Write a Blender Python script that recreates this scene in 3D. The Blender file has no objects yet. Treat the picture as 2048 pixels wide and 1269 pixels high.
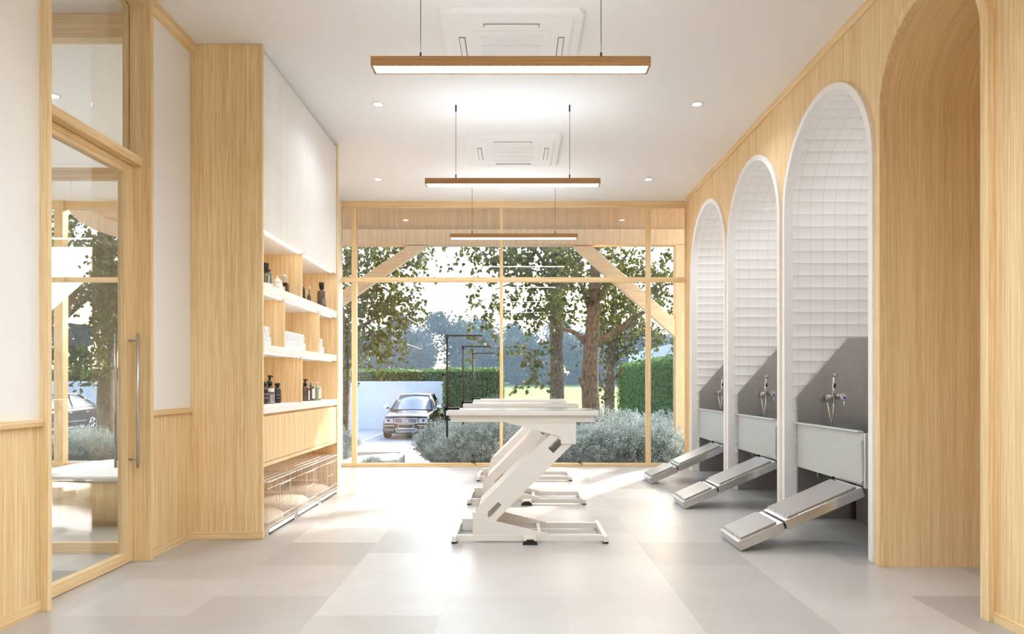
import bpy, bmesh, math, random
from math import pi, sin, cos, sqrt, radians, atan2
from mathutils import Vector, Matrix

S = bpy.context.scene
COL = S.collection

# ------------------------------------------------------------------ camera, sky, sun, exposure
EYE = 1.108
cam_d = bpy.data.cameras.new('camera')
cam_d.sensor_width = 36.0
cam_d.lens = 1380.0 / 2048.0 * 36.0
cam_d.shift_x = -8.0 / 2048.0
cam_d.shift_y = 131.0 / 2048.0
cam_d.clip_start = 0.05
cam_d.clip_end = 600
cam = bpy.data.objects.new('camera', cam_d)
COL.objects.link(cam)
cam.location = (0, 0, EYE)
cam.rotation_euler = (pi / 2, 0, 0)
S.camera = cam

SUN_DIR = Vector((-0.46, -0.75, -0.44)).normalized()     # the way the sunlight travels
world = bpy.data.worlds.new('sky')
S.world = world
world.use_nodes = True
wn = world.node_tree
wn.nodes.clear()
sky = wn.nodes.new('ShaderNodeTexSky')
sky.sky_type = 'NISHITA'
sky.sun_disc = False
sky.sun_elevation = math.asin(-SUN_DIR.z)
sky.sun_rotation = atan2(-SUN_DIR.x, -SUN_DIR.y)
sky.air_density = 1.0
sky.dust_density = 2.5
sky.ozone_density = 1.0
bg = wn.nodes.new('ShaderNodeBackground')
bg.inputs['Strength'].default_value = 0.34
wo = wn.nodes.new('ShaderNodeOutputWorld')
wn.links.new(sky.outputs['Color'], bg.inputs['Color'])
wn.links.new(bg.outputs['Background'], wo.inputs['Surface'])

sun_d = bpy.data.lights.new('sun', 'SUN')
sun_d.energy = 3.1
sun_d.angle = radians(2.0)
sun_d.color = (1.0, 0.97, 0.93)
sun = bpy.data.objects.new('sun', sun_d)
COL.objects.link(sun)
sun.rotation_euler = SUN_DIR.to_track_quat('-Z', 'Y').to_euler()
sun.location = (6, 12, 9)

S.view_settings.view_transform = 'Standard'
S.view_settings.look = 'None'
S.view_settings.gamma = 1.0
S.view_settings.use_curve_mapping = False
S.view_settings.exposure = 1.42
PENDANT_E = 14.5
LED_E = 8.0
SPOT_W = 15.0
LAMP_COL = (0.765, 0.895, 1.0)
S.cycles.max_bounces = 9
S.cycles.diffuse_bounces = 6
S.cycles.glossy_bounces = 4
S.cycles.transmission_bounces = 4
S.cycles.transparent_max_bounces = 10
S.cycles.caustics_reflective = False
S.cycles.caustics_refractive = False
S.cycles.sample_clamp_indirect = 6.0
S.cycles.use_denoising = True
S.cycles.adaptive_threshold = 0.015

# ------------------------------------------------------------------ materials
def lin(c):
    return tuple(((v / 255) / 12.92 if v / 255 <= 0.04045 else ((v / 255 + 0.055) / 1.055) ** 2.4) for v in c) + (1.0,)

def new_mat(name):
    m = bpy.data.materials.new(name)
    m.use_nodes = True
    nt = m.node_tree
    return m, nt, nt.nodes['Principled BSDF'], nt.nodes['Material Output']

def plain(name, rgb, rough=0.5, metal=0.0, noise=0.04, scale=30, bump=0.0, spec=0.5, coat=0.0):
    m, nt, b, o = new_mat(name)
    tc = nt.nodes.new('ShaderNodeTexCoord')
    n = nt.nodes.new('ShaderNodeTexNoise')
    n.inputs['Scale'].default_value = scale
    n.inputs['Detail'].default_value = 3
    nt.links.new(tc.outputs['Object'], n.inputs['Vector'])
    r = nt.nodes.new('ShaderNodeValToRGB')
    c = lin(rgb)
    r.color_ramp.elements[0].position = 0.3
    r.color_ramp.elements[1].position = 0.7
    r.color_ramp.elements[0].color = tuple(v * (1 - noise) for v in c[:3]) + (1,)
    r.color_ramp.elements[1].color = tuple(min(1, v * (1 + noise)) for v in c[:3]) + (1,)
    nt.links.new(n.outputs['Fac'], r.inputs['Fac'])
    nt.links.new(r.outputs['Color'], b.inputs['Base Color'])
    b.inputs['Roughness'].default_value = rough
    b.inputs['Metallic'].default_value = metal
    b.inputs['Specular IOR Level'].default_value = spec
    b.inputs['Coat Weight'].default_value = coat
    if bump > 0:
        bp = nt.nodes.new('ShaderNodeBump')
        bp.inputs['Strength'].default_value = bump
        bp.inputs['Distance'].default_value = 0.01
        nt.links.new(n.outputs['Fac'], bp.inputs['Height'])
        nt.links.new(bp.outputs['Normal'], b.inputs['Normal'])
    return m

def oak(name, axis='Z', light=(249, 223, 178), dark=(219, 181, 128), rough=0.5, uv=False):
    m, nt, b, o = new_mat(name)
    L = nt.links
    tc = nt.nodes.new('ShaderNodeTexCoord')
    src = tc.outputs['UV' if uv else 'Object']
    def streak(a, c, det, off):
        mp = nt.nodes.new('ShaderNodeMapping')
        sc = [a, a, a]
        sc['XYZ'.index(axis)] = c
        mp.inputs['Scale'].default_value = sc
        mp.inputs['Location'].default_value = (off, off * 0.7, off * 1.3)
        L.new(src, mp.inputs['Vector'])
        n = nt.nodes.new('ShaderNodeTexNoise')
        n.inputs['Scale'].default_value = 1.0
        n.inputs['Detail'].default_value = det
        n.inputs['Roughness'].default_value = 0.6
        L.new(mp.outputs['Vector'], n.inputs['Vector'])
        return n.outputs['Fac']
    broad = streak(20.0, 0.3, 2, 3.1)
    fine = streak(260.0, 4.0, 2, 7.7)
    mid = streak(100.0, 1.3, 3, 1.7)
    a1 = nt.nodes.new('ShaderNodeMath'); a1.operation = 'MULTIPLY'; a1.inputs[1].default_value = 0.22
    a2 = nt.nodes.new('ShaderNodeMath'); a2.operation = 'MULTIPLY_ADD'; a2.inputs[1].default_value = 0.34
    a3 = nt.nodes.new('ShaderNodeMath'); a3.operation = 'MULTIPLY_ADD'; a3.inputs[1].default_value = 0.40
    L.new(broad, a1.inputs[0])
    L.new(mid, a2.inputs[0]); L.new(a1.outputs[0], a2.inputs[2])
    L.new(fine, a3.inputs[0]); L.new(a2.outputs[0], a3.inputs[2])
    r = nt.nodes.new('ShaderNodeValToRGB')
    r.color_ramp.elements[0].position = 0.37
    r.color_ramp.elements[0].color = lin(dark)
    r.color_ramp.elements[1].position = 0.57
    r.color_ramp.elements[1].color = lin(light)
    L.new(a3.outputs[0], r.inputs['Fac'])
    L.new(r.outputs['Color'], b.inputs['Base Color'])
    b.inputs['Roughness'].default_value = rough
    b.inputs['Specular IOR Level'].default_value = 0.3
    bp = nt.nodes.new('ShaderNodeBump')
    bp.inputs['Strength'].default_value = 0.12
    bp.inputs['Distance'].default_value = 0.003
    L.new(fine, bp.inputs['Height'])
    L.new(bp.outputs['Normal'], b.inputs['Normal'])
    return m

def emitter(name, rgb, e):
    m, nt, b, o = new_mat(name)
    b.inputs['Base Color'].default_value = (0.8, 0.8, 0.8, 1)
    b.inputs['Emission Color'].default_value = tuple(rgb) + (1,)
    b.inputs['Emission Strength'].default_value = e
    return m

def glass(name, tint=(0.985, 0.99, 0.985), ior=1.5, rough=0.0):
    m, nt, b, o = new_mat(name)
    nt.nodes.remove(b)
    t = nt.nodes.new('ShaderNodeBsdfTransparent')
    t.inputs['Color'].default_value = tint + (1,)
    g = nt.nodes.new('ShaderNodeBsdfGlossy')
    g.inputs['Roughness'].default_value = rough
    f = nt.nodes.new('ShaderNodeFresnel')
    geo = nt.nodes.new('ShaderNodeNewGeometry')       # same reflectance on the way in and on the way out of the pane
    mr = nt.nodes.new('ShaderNodeMapRange')
    mr.inputs['To Min'].default_value = ior
    mr.inputs['To Max'].default_value = 1.0 / ior
    nt.links.new(geo.outputs['Backfacing'], mr.inputs['Value'])
    nt.links.new(mr.outputs['Result'], f.inputs['IOR'])
    mx = nt.nodes.new('ShaderNodeMixShader')
    nt.links.new(f.outputs['Fac'], mx.inputs['Fac'])
    nt.links.new(t.outputs['BSDF'], mx.inputs[1])
    nt.links.new(g.outputs['BSDF'], mx.inputs[2])
    nt.links.new(mx.outputs['Shader'], o.inputs['Surface'])
    return m

def floor_material():
    m, nt, b, o = new_mat('pale stone floor tiles')
    L = nt.links
    tc = nt.nodes.new('ShaderNodeTexCoord')
    sp = nt.nodes.new('ShaderNodeSeparateXYZ')
    L.new(tc.outputs['Object'], sp.inputs['Vector'])
    u = nt.nodes.new('ShaderNodeMath'); u.operation = 'SUBTRACT'; u.inputs[1].default_value = 3.277
    v = nt.nodes.new('ShaderNodeMath'); v.operation = 'ADD'; v.inputs[1].default_value = 0.36
    L.new(sp.outputs['Y'], u.inputs[0]); L.new(sp.outputs['X'], v.inputs[0])
    cb = nt.nodes.new('ShaderNodeCombineXYZ')
    L.new(u.outputs[0], cb.inputs['X']); L.new(v.outputs[0], cb.inputs['Y'])
    br = nt.nodes.new('ShaderNodeTexBrick')
    br.offset = 0.5; br.offset_frequency = 2; br.squash = 1.0
    br.inputs['Scale'].default_value = 1.0
    br.inputs['Brick Width'].default_value = 0.6
    br.inputs['Row Height'].default_value = 0.6
    br.inputs['Mortar Size'].default_value = 0.0012
    br.inputs['Mortar Smooth'].default_value = 0.3
    br.inputs['Color1'].default_value = lin((203, 199, 195))
    br.inputs['Color2'].default_value = lin((174, 169, 164))
    br.inputs['Mortar'].default_value = lin((196, 190, 183))
    L.new(cb.outputs['Vector'], br.inputs['Vector'])
    n = nt.nodes.new('ShaderNodeTexNoise'); n.inputs['Scale'].default_value = 2.2; n.inputs['Detail'].default_value = 8
    n.inputs['Roughness'].default_value = 0.65; n.inputs['Distortion'].default_value = 0.8
    L.new(tc.outputs['Object'], n.inputs['Vector'])
    r = nt.nodes.new('ShaderNodeValToRGB')
    r.color_ramp.elements[0].position = 0.3; r.color_ramp.elements[0].color = (0.90, 0.89, 0.88, 1)
    r.color_ramp.elements[1].position = 0.7; r.color_ramp.elements[1].color = (1, 1, 1, 1)
    L.new(n.outputs['Fac'], r.inputs['Fac'])
    mx = nt.nodes.new('ShaderNodeMixRGB'); mx.blend_type = 'MULTIPLY'; mx.inputs['Fac'].default_value = 1
    L.new(br.outputs['Color'], mx.inputs[1]); L.new(r.outputs['Color'], mx.inputs[2])
    L.new(mx.outputs['Color'], b.inputs['Base Color'])
    b.inputs['Roughness'].default_value = 0.34
    b.inputs['Specular IOR Level'].default_value = 0.4
    bp = nt.nodes.new('ShaderNodeBump'); bp.inputs['Strength'].default_value = 0.25; bp.inputs['Distance'].default_value = 0.002
    bp.invert = True
    L.new(br.outputs['Fac'], bp.inputs['Height'])
    L.new(bp.outputs['Normal'], b.inputs['Normal'])
    return m

def tile_material():
    """White cushion-faced 10 cm wall tiles; the UV map is in metres."""
    m, nt, b, o = new_mat('white cushion tiles')
    L = nt.links
    tc = nt.nodes.new('ShaderNodeTexCoord')
    sp = nt.nodes.new('ShaderNodeSeparateXYZ')
    L.new(tc.outputs['UV'], sp.inputs['Vector'])
    def M(op, a, bb=None):
        n = nt.nodes.new('ShaderNodeMath'); n.operation = op
        for i, q in enumerate((a, bb)):
            if q is None: continue
            if isinstance(q, (int, float)): n.inputs[i].default_value = q
            else: L.new(q, n.inputs[i])
        return n.outputs[0]
    ed = []
    for ch in ('X', 'Y'):
        f = M('FRACT', M('DIVIDE', sp.outputs[ch], 0.1))
        d = M('ABSOLUTE', M('SUBTRACT', f, 0.5))
        ed.append(M('MULTIPLY', d, 2.0))
    e = M('MAXIMUM', ed[0], ed[1])
    grout = M('GREATER_THAN', e, 0.975)
    hgt = M('ADD', M('SUBTRACT', 1.0, M('POWER', ed[0], 2.6)), M('MULTIPLY', M('SUBTRACT', 1.0, M('POWER', ed[1], 10.0)), 0.14))
    mx = nt.nodes.new('ShaderNodeMixRGB')
    mx.inputs[1].default_value = lin((250, 247, 245)); mx.inputs[2].default_value = lin((222, 217, 214))
    L.new(grout, mx.inputs['Fac'])
    L.new(mx.outputs['Color'], b.inputs['Base Color'])
    b.inputs['Roughness'].default_value = 0.45
    bp = nt.nodes.new('ShaderNodeBump'); bp.inputs['Strength'].default_value = 0.55; bp.inputs['Distance'].default_value = 0.014
    L.new(hgt, bp.inputs['Height'])
    L.new(bp.outputs['Normal'], b.inputs['Normal'])
    return m

def grip_material():
    m, nt, b, o = new_mat('embossed steel tread')
    L = nt.links
    tc = nt.nodes.new('ShaderNodeTexCoord')
    mp = nt.nodes.new('ShaderNodeMapping')
    L.new(tc.outputs['Object'], mp.inputs['Vector'])
    w = nt.nodes.new('ShaderNodeTexWave'); w.wave_type = 'BANDS'; w.bands_direction = 'X'
    w.inputs['Scale'].default_value = 42.0
    w.inputs['Distortion'].default_value = 2.6
    w.inputs['Detail'].default_value = 0.0
    w.inputs['Detail Scale'].default_value = 1.2
    L.new(mp.outputs['Vector'], w.inputs['Vector'])
    r = nt.nodes.new('ShaderNodeValToRGB')
    r.color_ramp.elements[0].position = 0.25; r.color_ramp.elements[0].color = lin((128, 125, 122))
    r.color_ramp.elements[1].position = 0.65; r.color_ramp.elements[1].color = lin((204, 201, 197))
    L.new(w.outputs['Fac'], r.inputs['Fac'])
    L.new(r.outputs['Color'], b.inputs['Base Color'])
    b.inputs['Metallic'].default_value = 0.9
    b.inputs['Roughness'].default_value = 0.33
    bp = nt.nodes.new('ShaderNodeBump'); bp.inputs['Strength'].default_value = 0.3; bp.inputs['Distance'].default_value = 0.003
    L.new(w.outputs['Fac'], bp.inputs['Height'])
    L.new(bp.outputs['Normal'], b.inputs['Normal'])
    return m

def leaf_material(name, a, b_, trans=0.35, rough=0.5):
    m, nt, b, o = new_mat(name)
    L = nt.links
    tc = nt.nodes.new('ShaderNodeTexCoord')
    n = nt.nodes.new('ShaderNodeTexNoise'); n.inputs['Scale'].default_value = 9.0; n.inputs['Detail'].default_value = 2
    L.new(tc.outputs['Object'], n.inputs['Vector'])
    r = nt.nodes.new('ShaderNodeValToRGB')
    r.color_ramp.elements[0].position = 0.35; r.color_ramp.elements[0].color = lin(a)
    r.color_ramp.elements[1].position = 0.65; r.color_ramp.elements[1].color = lin(b_)
    L.new(n.outputs['Fac'], r.inputs['Fac'])
    L.new(r.outputs['Color'], b.inputs['Base Color'])
    b.inputs['Roughness'].default_value = rough
    t = nt.nodes.new('ShaderNodeBsdfTranslucent')
    L.new(r.outputs['Color'], t.inputs['Color'])
    mx = nt.nodes.new('ShaderNodeMixShader'); mx.inputs['Fac'].default_value = trans
    L.new(b.outputs['BSDF'], mx.inputs[1]); L.new(t.outputs['BSDF'], mx.inputs[2])
    L.new(mx.outputs['Shader'], o.inputs['Surface'])
    return m

def bark_material():
    m, nt, b, o = new_mat('mottled bark')
    L = nt.links
    tc = nt.nodes.new('ShaderNodeTexCoord')
    mp = nt.nodes.new('ShaderNodeMapping'); mp.inputs['Scale'].default_value = (2.2, 2.2, 1.3)
    L.new(tc.outputs['Object'], mp.inputs['Vector'])
    n = nt.nodes.new('ShaderNodeTexNoise'); n.inputs['Scale'].default_value = 9.0; n.inputs['Detail'].default_value = 8; n.inputs['Roughness'].default_value = 0.7
    L.new(mp.outputs['Vector'], n.inputs['Vector'])
    r = nt.nodes.new('ShaderNodeValToRGB')
    r.color_ramp.elements[0].position = 0.35; r.color_ramp.elements[0].color = lin((66, 54, 44))
    r.color_ramp.elements[1].position = 0.68; r.color_ramp.elements[1].color = lin((150, 132, 112))
    L.new(n.outputs['Fac'], r.inputs['Fac'])
    L.new(r.outputs['Color'], b.inputs['Base Color'])
    b.inputs['Roughness'].default_value = 0.9
    bp = nt.nodes.new('ShaderNodeBump'); bp.inputs['Strength'].default_value = 0.7; bp.inputs['Distance'].default_value = 0.03
    L.new(n.outputs['Fac'], bp.inputs['Height']); L.new(bp.outputs['Normal'], b.inputs['Normal'])
    return m

def paver_material():
    m, nt, b, o = new_mat('pale parking pavers')
    L = nt.links
    tc = nt.nodes.new('ShaderNodeTexCoord')
    br = nt.nodes.new('ShaderNodeTexBrick')
    br.inputs['Scale'].default_value = 1.0
    br.inputs['Brick Width'].default_value = 0.4
    br.inputs['Row Height'].default_value = 0.2
    br.inputs['Mortar Size'].default_value = 0.008
    br.inputs['Color1'].default_value = lin((196, 194, 192)); br.inputs['Color2'].default_value = lin((182, 180, 180))
    br.inputs['Mortar'].default_value = lin((150, 148, 148))
    L.new(tc.outputs['Object'], br.inputs['Vector'])
    L.new(br.outputs['Color'], b.inputs['Base Color'])
    b.inputs['Roughness'].default_value = 0.85
    return m

WHITE = plain('white paint', (245, 242, 239), 0.7, noise=0.008, scale=60)
CEIL_M = plain('white ceiling paint', (247, 244, 242), 0.8, noise=0.006, scale=80)
WPANEL = plain('warm white lacquer', (246, 243, 241), 0.45, noise=0.008)
WMETAL = plain('white powder coat', (232, 226, 220), 0.42, noise=0.01)
OAKZ = oak('oak veneer upright grain', 'Z')
OAKY = oak('oak veneer lengthwise grain', 'Y')
OAKX = oak('oak veneer crosswise grain', 'X')
OAKUV = oak('oak veneer bent round the arch', 'X', light=(248, 222, 176), dark=(224, 187, 137), uv=True)
OAKDARK = oak('oak lamp body', 'X', light=(196, 152, 104), dark=(160, 116, 72))
TIMBER = oak('pale porch timber lengthwise grain', 'X', light=(244, 220, 184), dark=(220, 190, 148))
TIMBERZ = oak('pale porch timber upright grain', 'Z', light=(236, 208, 168), dark=(208, 174, 130))
SOFFIT = oak('porch soffit boards', 'Z', light=(206, 170, 130), dark=(178, 140, 102))
FLOOR_M = floor_material()
TILE_M = tile_material()
GRIP = grip_material()
GLASS = glass('clear window glass')
DOORGLASS = glass('clear door glass', (0.97, 0.975, 0.96), 1.6)
STEEL = plain('brushed stainless steel', (206, 205, 203), 0.24, 0.9, noise=0.05, scale=60)
STEEL_D = plain('dark brushed steel sheet', (176, 172, 169), 0.36, 0.85, noise=0.05, scale=40)
STEEL_L = plain('light satin steel sheet', (206, 208, 206), 0.42, 0.55, noise=0.03, scale=50)
CHROME = plain('chrome', (214, 212, 208), 0.12, 1.0, noise=0.0)
BLACK = plain('black plastic', (26, 25, 25), 0.4, noise=0.02)
RUBBER = plain('dark rubber mat', (70, 66, 64), 0.32, noise=0.15, scale=160, bump=0.1)
IRON = plain('dark brown steel tube', (74, 66, 62), 0.4, 0.4, noise=0.03)
BLUE = plain('blue plastic dot', (30, 30, 200), 0.3, noise=0.0)
LIGHT_M = emitter('pendant diffuser', LAMP_COL, PENDANT_E)
LED_M = emitter('warm light strip', (1.0, 0.97, 0.92), LED_E)
DOT_M = emitter('downlight lens', (1.0, 0.95, 0.88), 40.0)
TOWEL_M = plain('white terry', (252, 251, 250), 0.95, noise=0.01, scale=200, bump=0.1)
CUSHION_M = plain('beige cushion cloth', (222, 206, 188), 0.9, noise=0.04, scale=150, bump=0.15)
WIRE_M = plain('pale champagne wire', (240, 230, 220), 0.35, 0.0, noise=0.0)
BARK = bark_material()
LEAF = leaf_material('broad green leaves', (56, 68, 28), (110, 118, 52), 0.40)
LEAF_D = leaf_material('dark green leaves', (44, 60, 32), (84, 100, 52), 0.35)
SILVER = leaf_material('silver shrub leaves', (120, 138, 132), (204, 216, 214), 0.2, 0.6)
HEDGE_M = leaf_material('hedge leaves', (58, 96, 42), (114, 152, 70), 0.25)
HEDGE_IN = plain('hedge twigs', (40, 52, 26), 0.95, noise=0.2, scale=20)
FARLEAF = leaf_material('far tree leaves', (44, 62, 44), (78, 98, 66), 0.15)
GRASS_M = plain('mown lawn', (112, 138, 50), 0.95, noise=0.12, scale=3)
PAVE_M = paver_material()
RENDER_M = plain('white render', (214, 214, 218), 0.85, noise=0.05, scale=14)
SOIL = plain('planting soil', (88, 80, 70), 0.95, noise=0.25, scale=30, bump=0.3)
KERB_M = plain('white kerb stone', (226, 224, 220), 0.8, noise=0.03)
MAT_GREY = plain('grey entrance matting', (150, 144, 138), 0.9, noise=0.12, scale=50)

# ------------------------------------------------------------------ mesh helpers
class MB:
    def __init__(s):
        s.v = []; s.f = []; s.sm = []; s.uv = {}
    def add(s, vs, fs, smooth=False):
        o = len(s.v)
        s.v += [tuple(p) for p in vs]
        for f in fs:
            s.f.append(tuple(i + o for i in f)); s.sm.append(smooth)
        return s
    def box(s, x0, x1, y0, y1, z0, z1):
        vs = [(x, y, z) for z in (z0, z1) for y in (y0, y1) for x in (x0, x1)]
        return s.add(vs, [(0, 2, 3, 1), (4, 5, 7, 6), (0, 1, 5, 4), (2, 6, 7, 3), (0, 4, 6, 2), (1, 3, 7, 5)])
    def prism(s, poly, axis, a, b):
        """poly: 2D points; axis X -> (y,z), Y -> (x,z), Z -> (x,y)."""
        def p3(p, t):
            return {'X': (t, p[0], p[1]), 'Y': (p[0], t, p[1]), 'Z': (p[0], p[1], t)}[axis]
        n = len(poly)
        vs = [p3(p, a) for p in poly] + [p3(p, b) for p in poly]
        fs = [tuple(range(n)), tuple(range(2 * n - 1, n - 1, -1))]
        fs += [(i, i + n, (i + 1) % n + n, (i + 1) % n) for i in range(n)]
        return s.add(vs, fs)
    def tube(s, pts, r, n=10, caps=True, smooth=True):
        pts = [Vector(p) for p in pts]
        rs = r if isinstance(r, (list, tuple)) else [r] * len(pts)
        o = len(s.v)
        up = None
        for i, p in enumerate(pts):
            d = (pts[min(i + 1, len(pts) - 1)] - pts[max(i - 1, 0)]).normalized()
            if up is None:
                up = d.orthogonal().normalized()
            up = (up - d * up.dot(d)).normalized()
            w = d.cross(up)
            for k in range(n):
                a = 2 * pi * k / n
                s.v.append(tuple(p + (up * cos(a) + w * sin(a)) * rs[i]))
        for i in range(len(pts) - 1):
            for k in range(n):
                k2 = (k + 1) % n
                s.f.append((o + i * n + k, o + i * n + k2, o + (i + 1) * n + k2, o + (i + 1) * n + k)); s.sm.append(smooth)
        if caps:
            s.f.append(tuple(o + k for k in range(n - 1, -1, -1))); s.sm.append(False)
            e = o + (len(pts) - 1) * n
            s.f.append(tuple(e + k for k in range(n))); s.sm.append(False)
        return s
    def lathe(s, prof, c=(0, 0, 0), n=20, axis='Z', smooth=True):
        """prof: (radius, height) from one end to the other."""
        o = len(s.v)
        for (r, h) in prof:
            for k in range(n):
                a = 2 * pi * k / n
                p = (r * cos(a), r * sin(a), h)
                if axis == 'X': p = (h, p[0], p[1])
                if axis == 'Y': p = (p[0], h, p[1])
                s.v.append((c[0] + p[0], c[1] + p[1], c[2] + p[2]))
        for i in range(len(prof) - 1):
            for k in range(n):
                k2 = (k + 1) % n
                s.f.append((o + i * n + k, o + i * n + k2, o + (i + 1) * n + k2, o + (i + 1) * n + k)); s.sm.append(smooth)
        s.f.append(tuple(o + k for k in range(n - 1, -1, -1))); s.sm.append(False)
        e = o + (len(prof) - 1) * n
        s.f.append(tuple(e + k for k in range(n))); s.sm.append(False)
        return s
    def torus(s, c, R, r, axis='Y', n=24, m=8, sx=1.0):
        o = len(s.v)
        for i in range(n):
            a = 2 * pi * i / n
            for j in range(m):
                b = 2 * pi * j / m
                q = ((R + r * cos(b)) * cos(a) * sx, (R + r * cos(b)) * sin(a), r * sin(b))
                p = {'Y': (q[0], q[2], q[1]), 'X': (q[2], q[0], q[1]), 'Z': q}[axis]
                s.v.append((c[0] + p[0], c[1] + p[1], c[2] + p[2]))
        for i in range(n):
            for j in range(m):
                s.f.append((o + i * m + j, o + ((i + 1) % n) * m + j, o + ((i + 1) % n) * m + (j + 1) % m, o + i * m + (j + 1) % m)); s.sm.append(True)
        return s
    def ball(s, c, rx, ry=None, rz=None, n=14, m=9):
        ry = ry or rx; rz = rz or rx
        prof = []
        o = len(s.v)
        for i in range(m + 1):
            t = pi * i / m
            for k in range(n):
                a = 2 * pi * k / n
                s.v.append((c[0] + rx * sin(t) * cos(a), c[1] + ry * sin(t) * sin(a), c[2] + rz * cos(t)))
        for i in range(m):
            for k in range(n):
                k2 = (k + 1) % n
                s.f.append((o + i * n + k, o + (i + 1) * n + k, o + (i + 1) * n + k2, o + i * n + k2)); s.sm.append(True)
        return s

def origin_of(o):
    p = Vector((0, 0, 0))
    while o is not None:
        p = p + o.location
        o = o.parent
    return p

def obj(name, mb, mat, parent=None, loc=None, bevel=0.0, segs=2, uvs=None, recalc=True):
    """Link one mesh object. Points are given in world space and stored relative to the parent (or to loc)."""
    me = bpy.data.meshes.new(name)
    base = origin_of(parent) if parent is not None else Vector(loc or (0, 0, 0))
    me.from_pydata([(p[0] - base.x, p[1] - base.y, p[2] - base.z) for p in mb.v], [], mb.f)
    me.polygons.foreach_set('use_smooth', mb.sm)
    if uvs is not None:
        ul = me.uv_layers.new(name='UVMap')
        for i, l in enumerate(me.loops):
            ul.data[i].uv = uvs[l.vertex_index]
    me.materials.append(mat)
    if recalc:
        bm = bmesh.new(); bm.from_mesh(me)
        bmesh.ops.recalc_face_normals(bm, faces=bm.faces)
        bm.to_mesh(me); bm.free()
    me.update()
    o = bpy.data.objects.new(name, me)
    COL.objects.link(o)
    if parent is not None:
        o.parent = parent
    else:
        o.location = base
    if bevel > 0:
        md = o.modifiers.new('bevel', 'BEVEL')
        md.width = bevel; md.segments = segs; md.limit_method = 'ANGLE'; md.angle_limit = radians(40)
        md.harden_normals = False
    return o

def tag(o, label, cat, group=None, kind=None):
    o['label'] = label; o['category'] = cat
    if group: o['group'] = group
    if kind: o['kind'] = kind
    return o

def thing(name, label, cat, loc, group=None, kind=None):
    e = bpy.data.objects.new(name, None)
    e.empty_display_size = 0.1
    COL.objects.link(e)
    e.location = loc
    return tag(e, label, cat, group, kind)

def copy_tree(o, loc=None, label=None, group=None, parent=None):
    c = o.copy(); COL.objects.link(c)
    c.parent = parent
    if loc is not None: c.location = loc
    if label: c['label'] = label
    if group: c['group'] = group
    for ch in list(o.children):
        copy_tree(ch, parent=c)
    return c

def struct(name, mb, mat, label, cat, bevel=0.0, **k):
    return tag(obj(name, mb, mat, bevel=bevel, **k), label, cat, kind='structure')
# ------------------------------------------------------------------ the room
XL, XR, YB, YW, H = -2.30, 2.217, -3.2, 9.10, 3.50
struct('floor', MB().box(-8.5, 3.6, YB, YW + 0.1, -0.12, 0.0), FLOOR_M, 'pale stone tiled floor of the grooming salon', 'floor')
struct('ceiling', MB().box(-8.5, 3.6, YB, YW + 0.1, H, H + 0.12), CEIL_M, 'plain white ceiling', 'ceiling')

def wall_left(tag_name, y0, y1, where):
    r = thing(tag_name, 'white upper wall over oak wainscot %s' % where, 'wall', (XL, (y0 + y1) / 2, 0), kind='structure')
    obj('plaster', MB().box(XL - 0.10, XL, y0, y1, 0.90, H), WHITE, r)
    obj('wainscot_panel', MB().box(XL - 0.10, XL, y0, y1, 0.05, 0.90), OAKZ, r)
    obj('cap_rail', MB().box(XL, XL + 0.022, y0, y1, 0.898, 0.932), OAKY, r, bevel=0.002)
    obj('skirting', MB().box(XL - 0.10, XL + 0.008, y0, y1, 0.0, 0.055), OAKY, r)
    return r
wall_left('wall_left', YB, 3.33, 'nearer than the glass door')
wall_left('wall_left.001', 4.305, 4.871, 'between the glass door and the tall cupboard')
struct('wall_left.002', MB().box(XL - 0.10, XL, 4.871, YW, 0, H), WHITE, 'plain white wall behind the tall cupboard', 'wall')
struct('trim_1', MB().prism([(XL, 3.432), (XL + 0.012, 3.432), (XL + 0.045, 3.462), (XL + 0.045, H), (XL, H)], 'Y', 4.305, 4.871), OAKY,
       'oak cornice strip above the white wall by the cupboard', 'cornice')
struct('trim_2', MB().prism([(XL, 3.432), (XL + 0.012, 3.432), (XL + 0.045, 3.462), (XL + 0.045, H), (XL, H)], 'Y', YB, 3.33), OAKY,
       'oak cornice strip above the white wall nearer than the door', 'cornice')

# right wall: one oak panel with four arched openings
def arch(y0, y1, top, n=28, z0=0.0):
    r = (y1 - y0) / 2; c = (y0 + y1) / 2
    return [(y0, z0)] + [(c - r * cos(pi * k / n), top - r + r * sin(pi * k / n)) for k in range(n + 1)] + [(y1, z0)]
TUBS = [4.252, 5.752, 7.247]
openings = [(3.21, 4.17, 3.23)] + [(y + 0.03, y + 1.41, 3.18) for y in TUBS]
outline = [(YB, H), (YB, 0.0)]
for (a, b_, t) in openings:
    outline += arch(a, b_, t)
outline += [(8.89, 0.0), (8.89, H)]
struct('wall_right', MB().prism(outline, 'X', XR, XR + 0.04), OAKZ, 'oak veneered wall with four tall arched openings', 'wall')
struct('trim_3', MB().prism([(XR, H - 0.045), (XR - 0.012, H - 0.045), (XR - 0.028, H - 0.02), (XR - 0.028, H), (XR, H)], 'Y', YB, 8.89), OAKY,
       'oak cornice strip along the top of the arched wall', 'cornice')
struct('baseboard_right', MB().box(XR - 0.012, XR, YB, 3.188, 0, 0.045).box(XR - 0.012, XR, 4.197, 4.250, 0, 0.045), OAKY, 'low oak baseboard on the arched wall', 'baseboard')
struct('trim_4', MB().box(XR - 0.008, XR + 0.10, 8.875, 8.905, 0, H), OAKZ, 'upright oak edge strip where the arched wall ends', 'edge strip')
struct('wall_right.001', MB().box(XR + 0.10, XR + 0.16, 8.80, YW + 0.06, 0, H), OAKZ, 'oak lined return beside the big window', 'wall')

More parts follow.
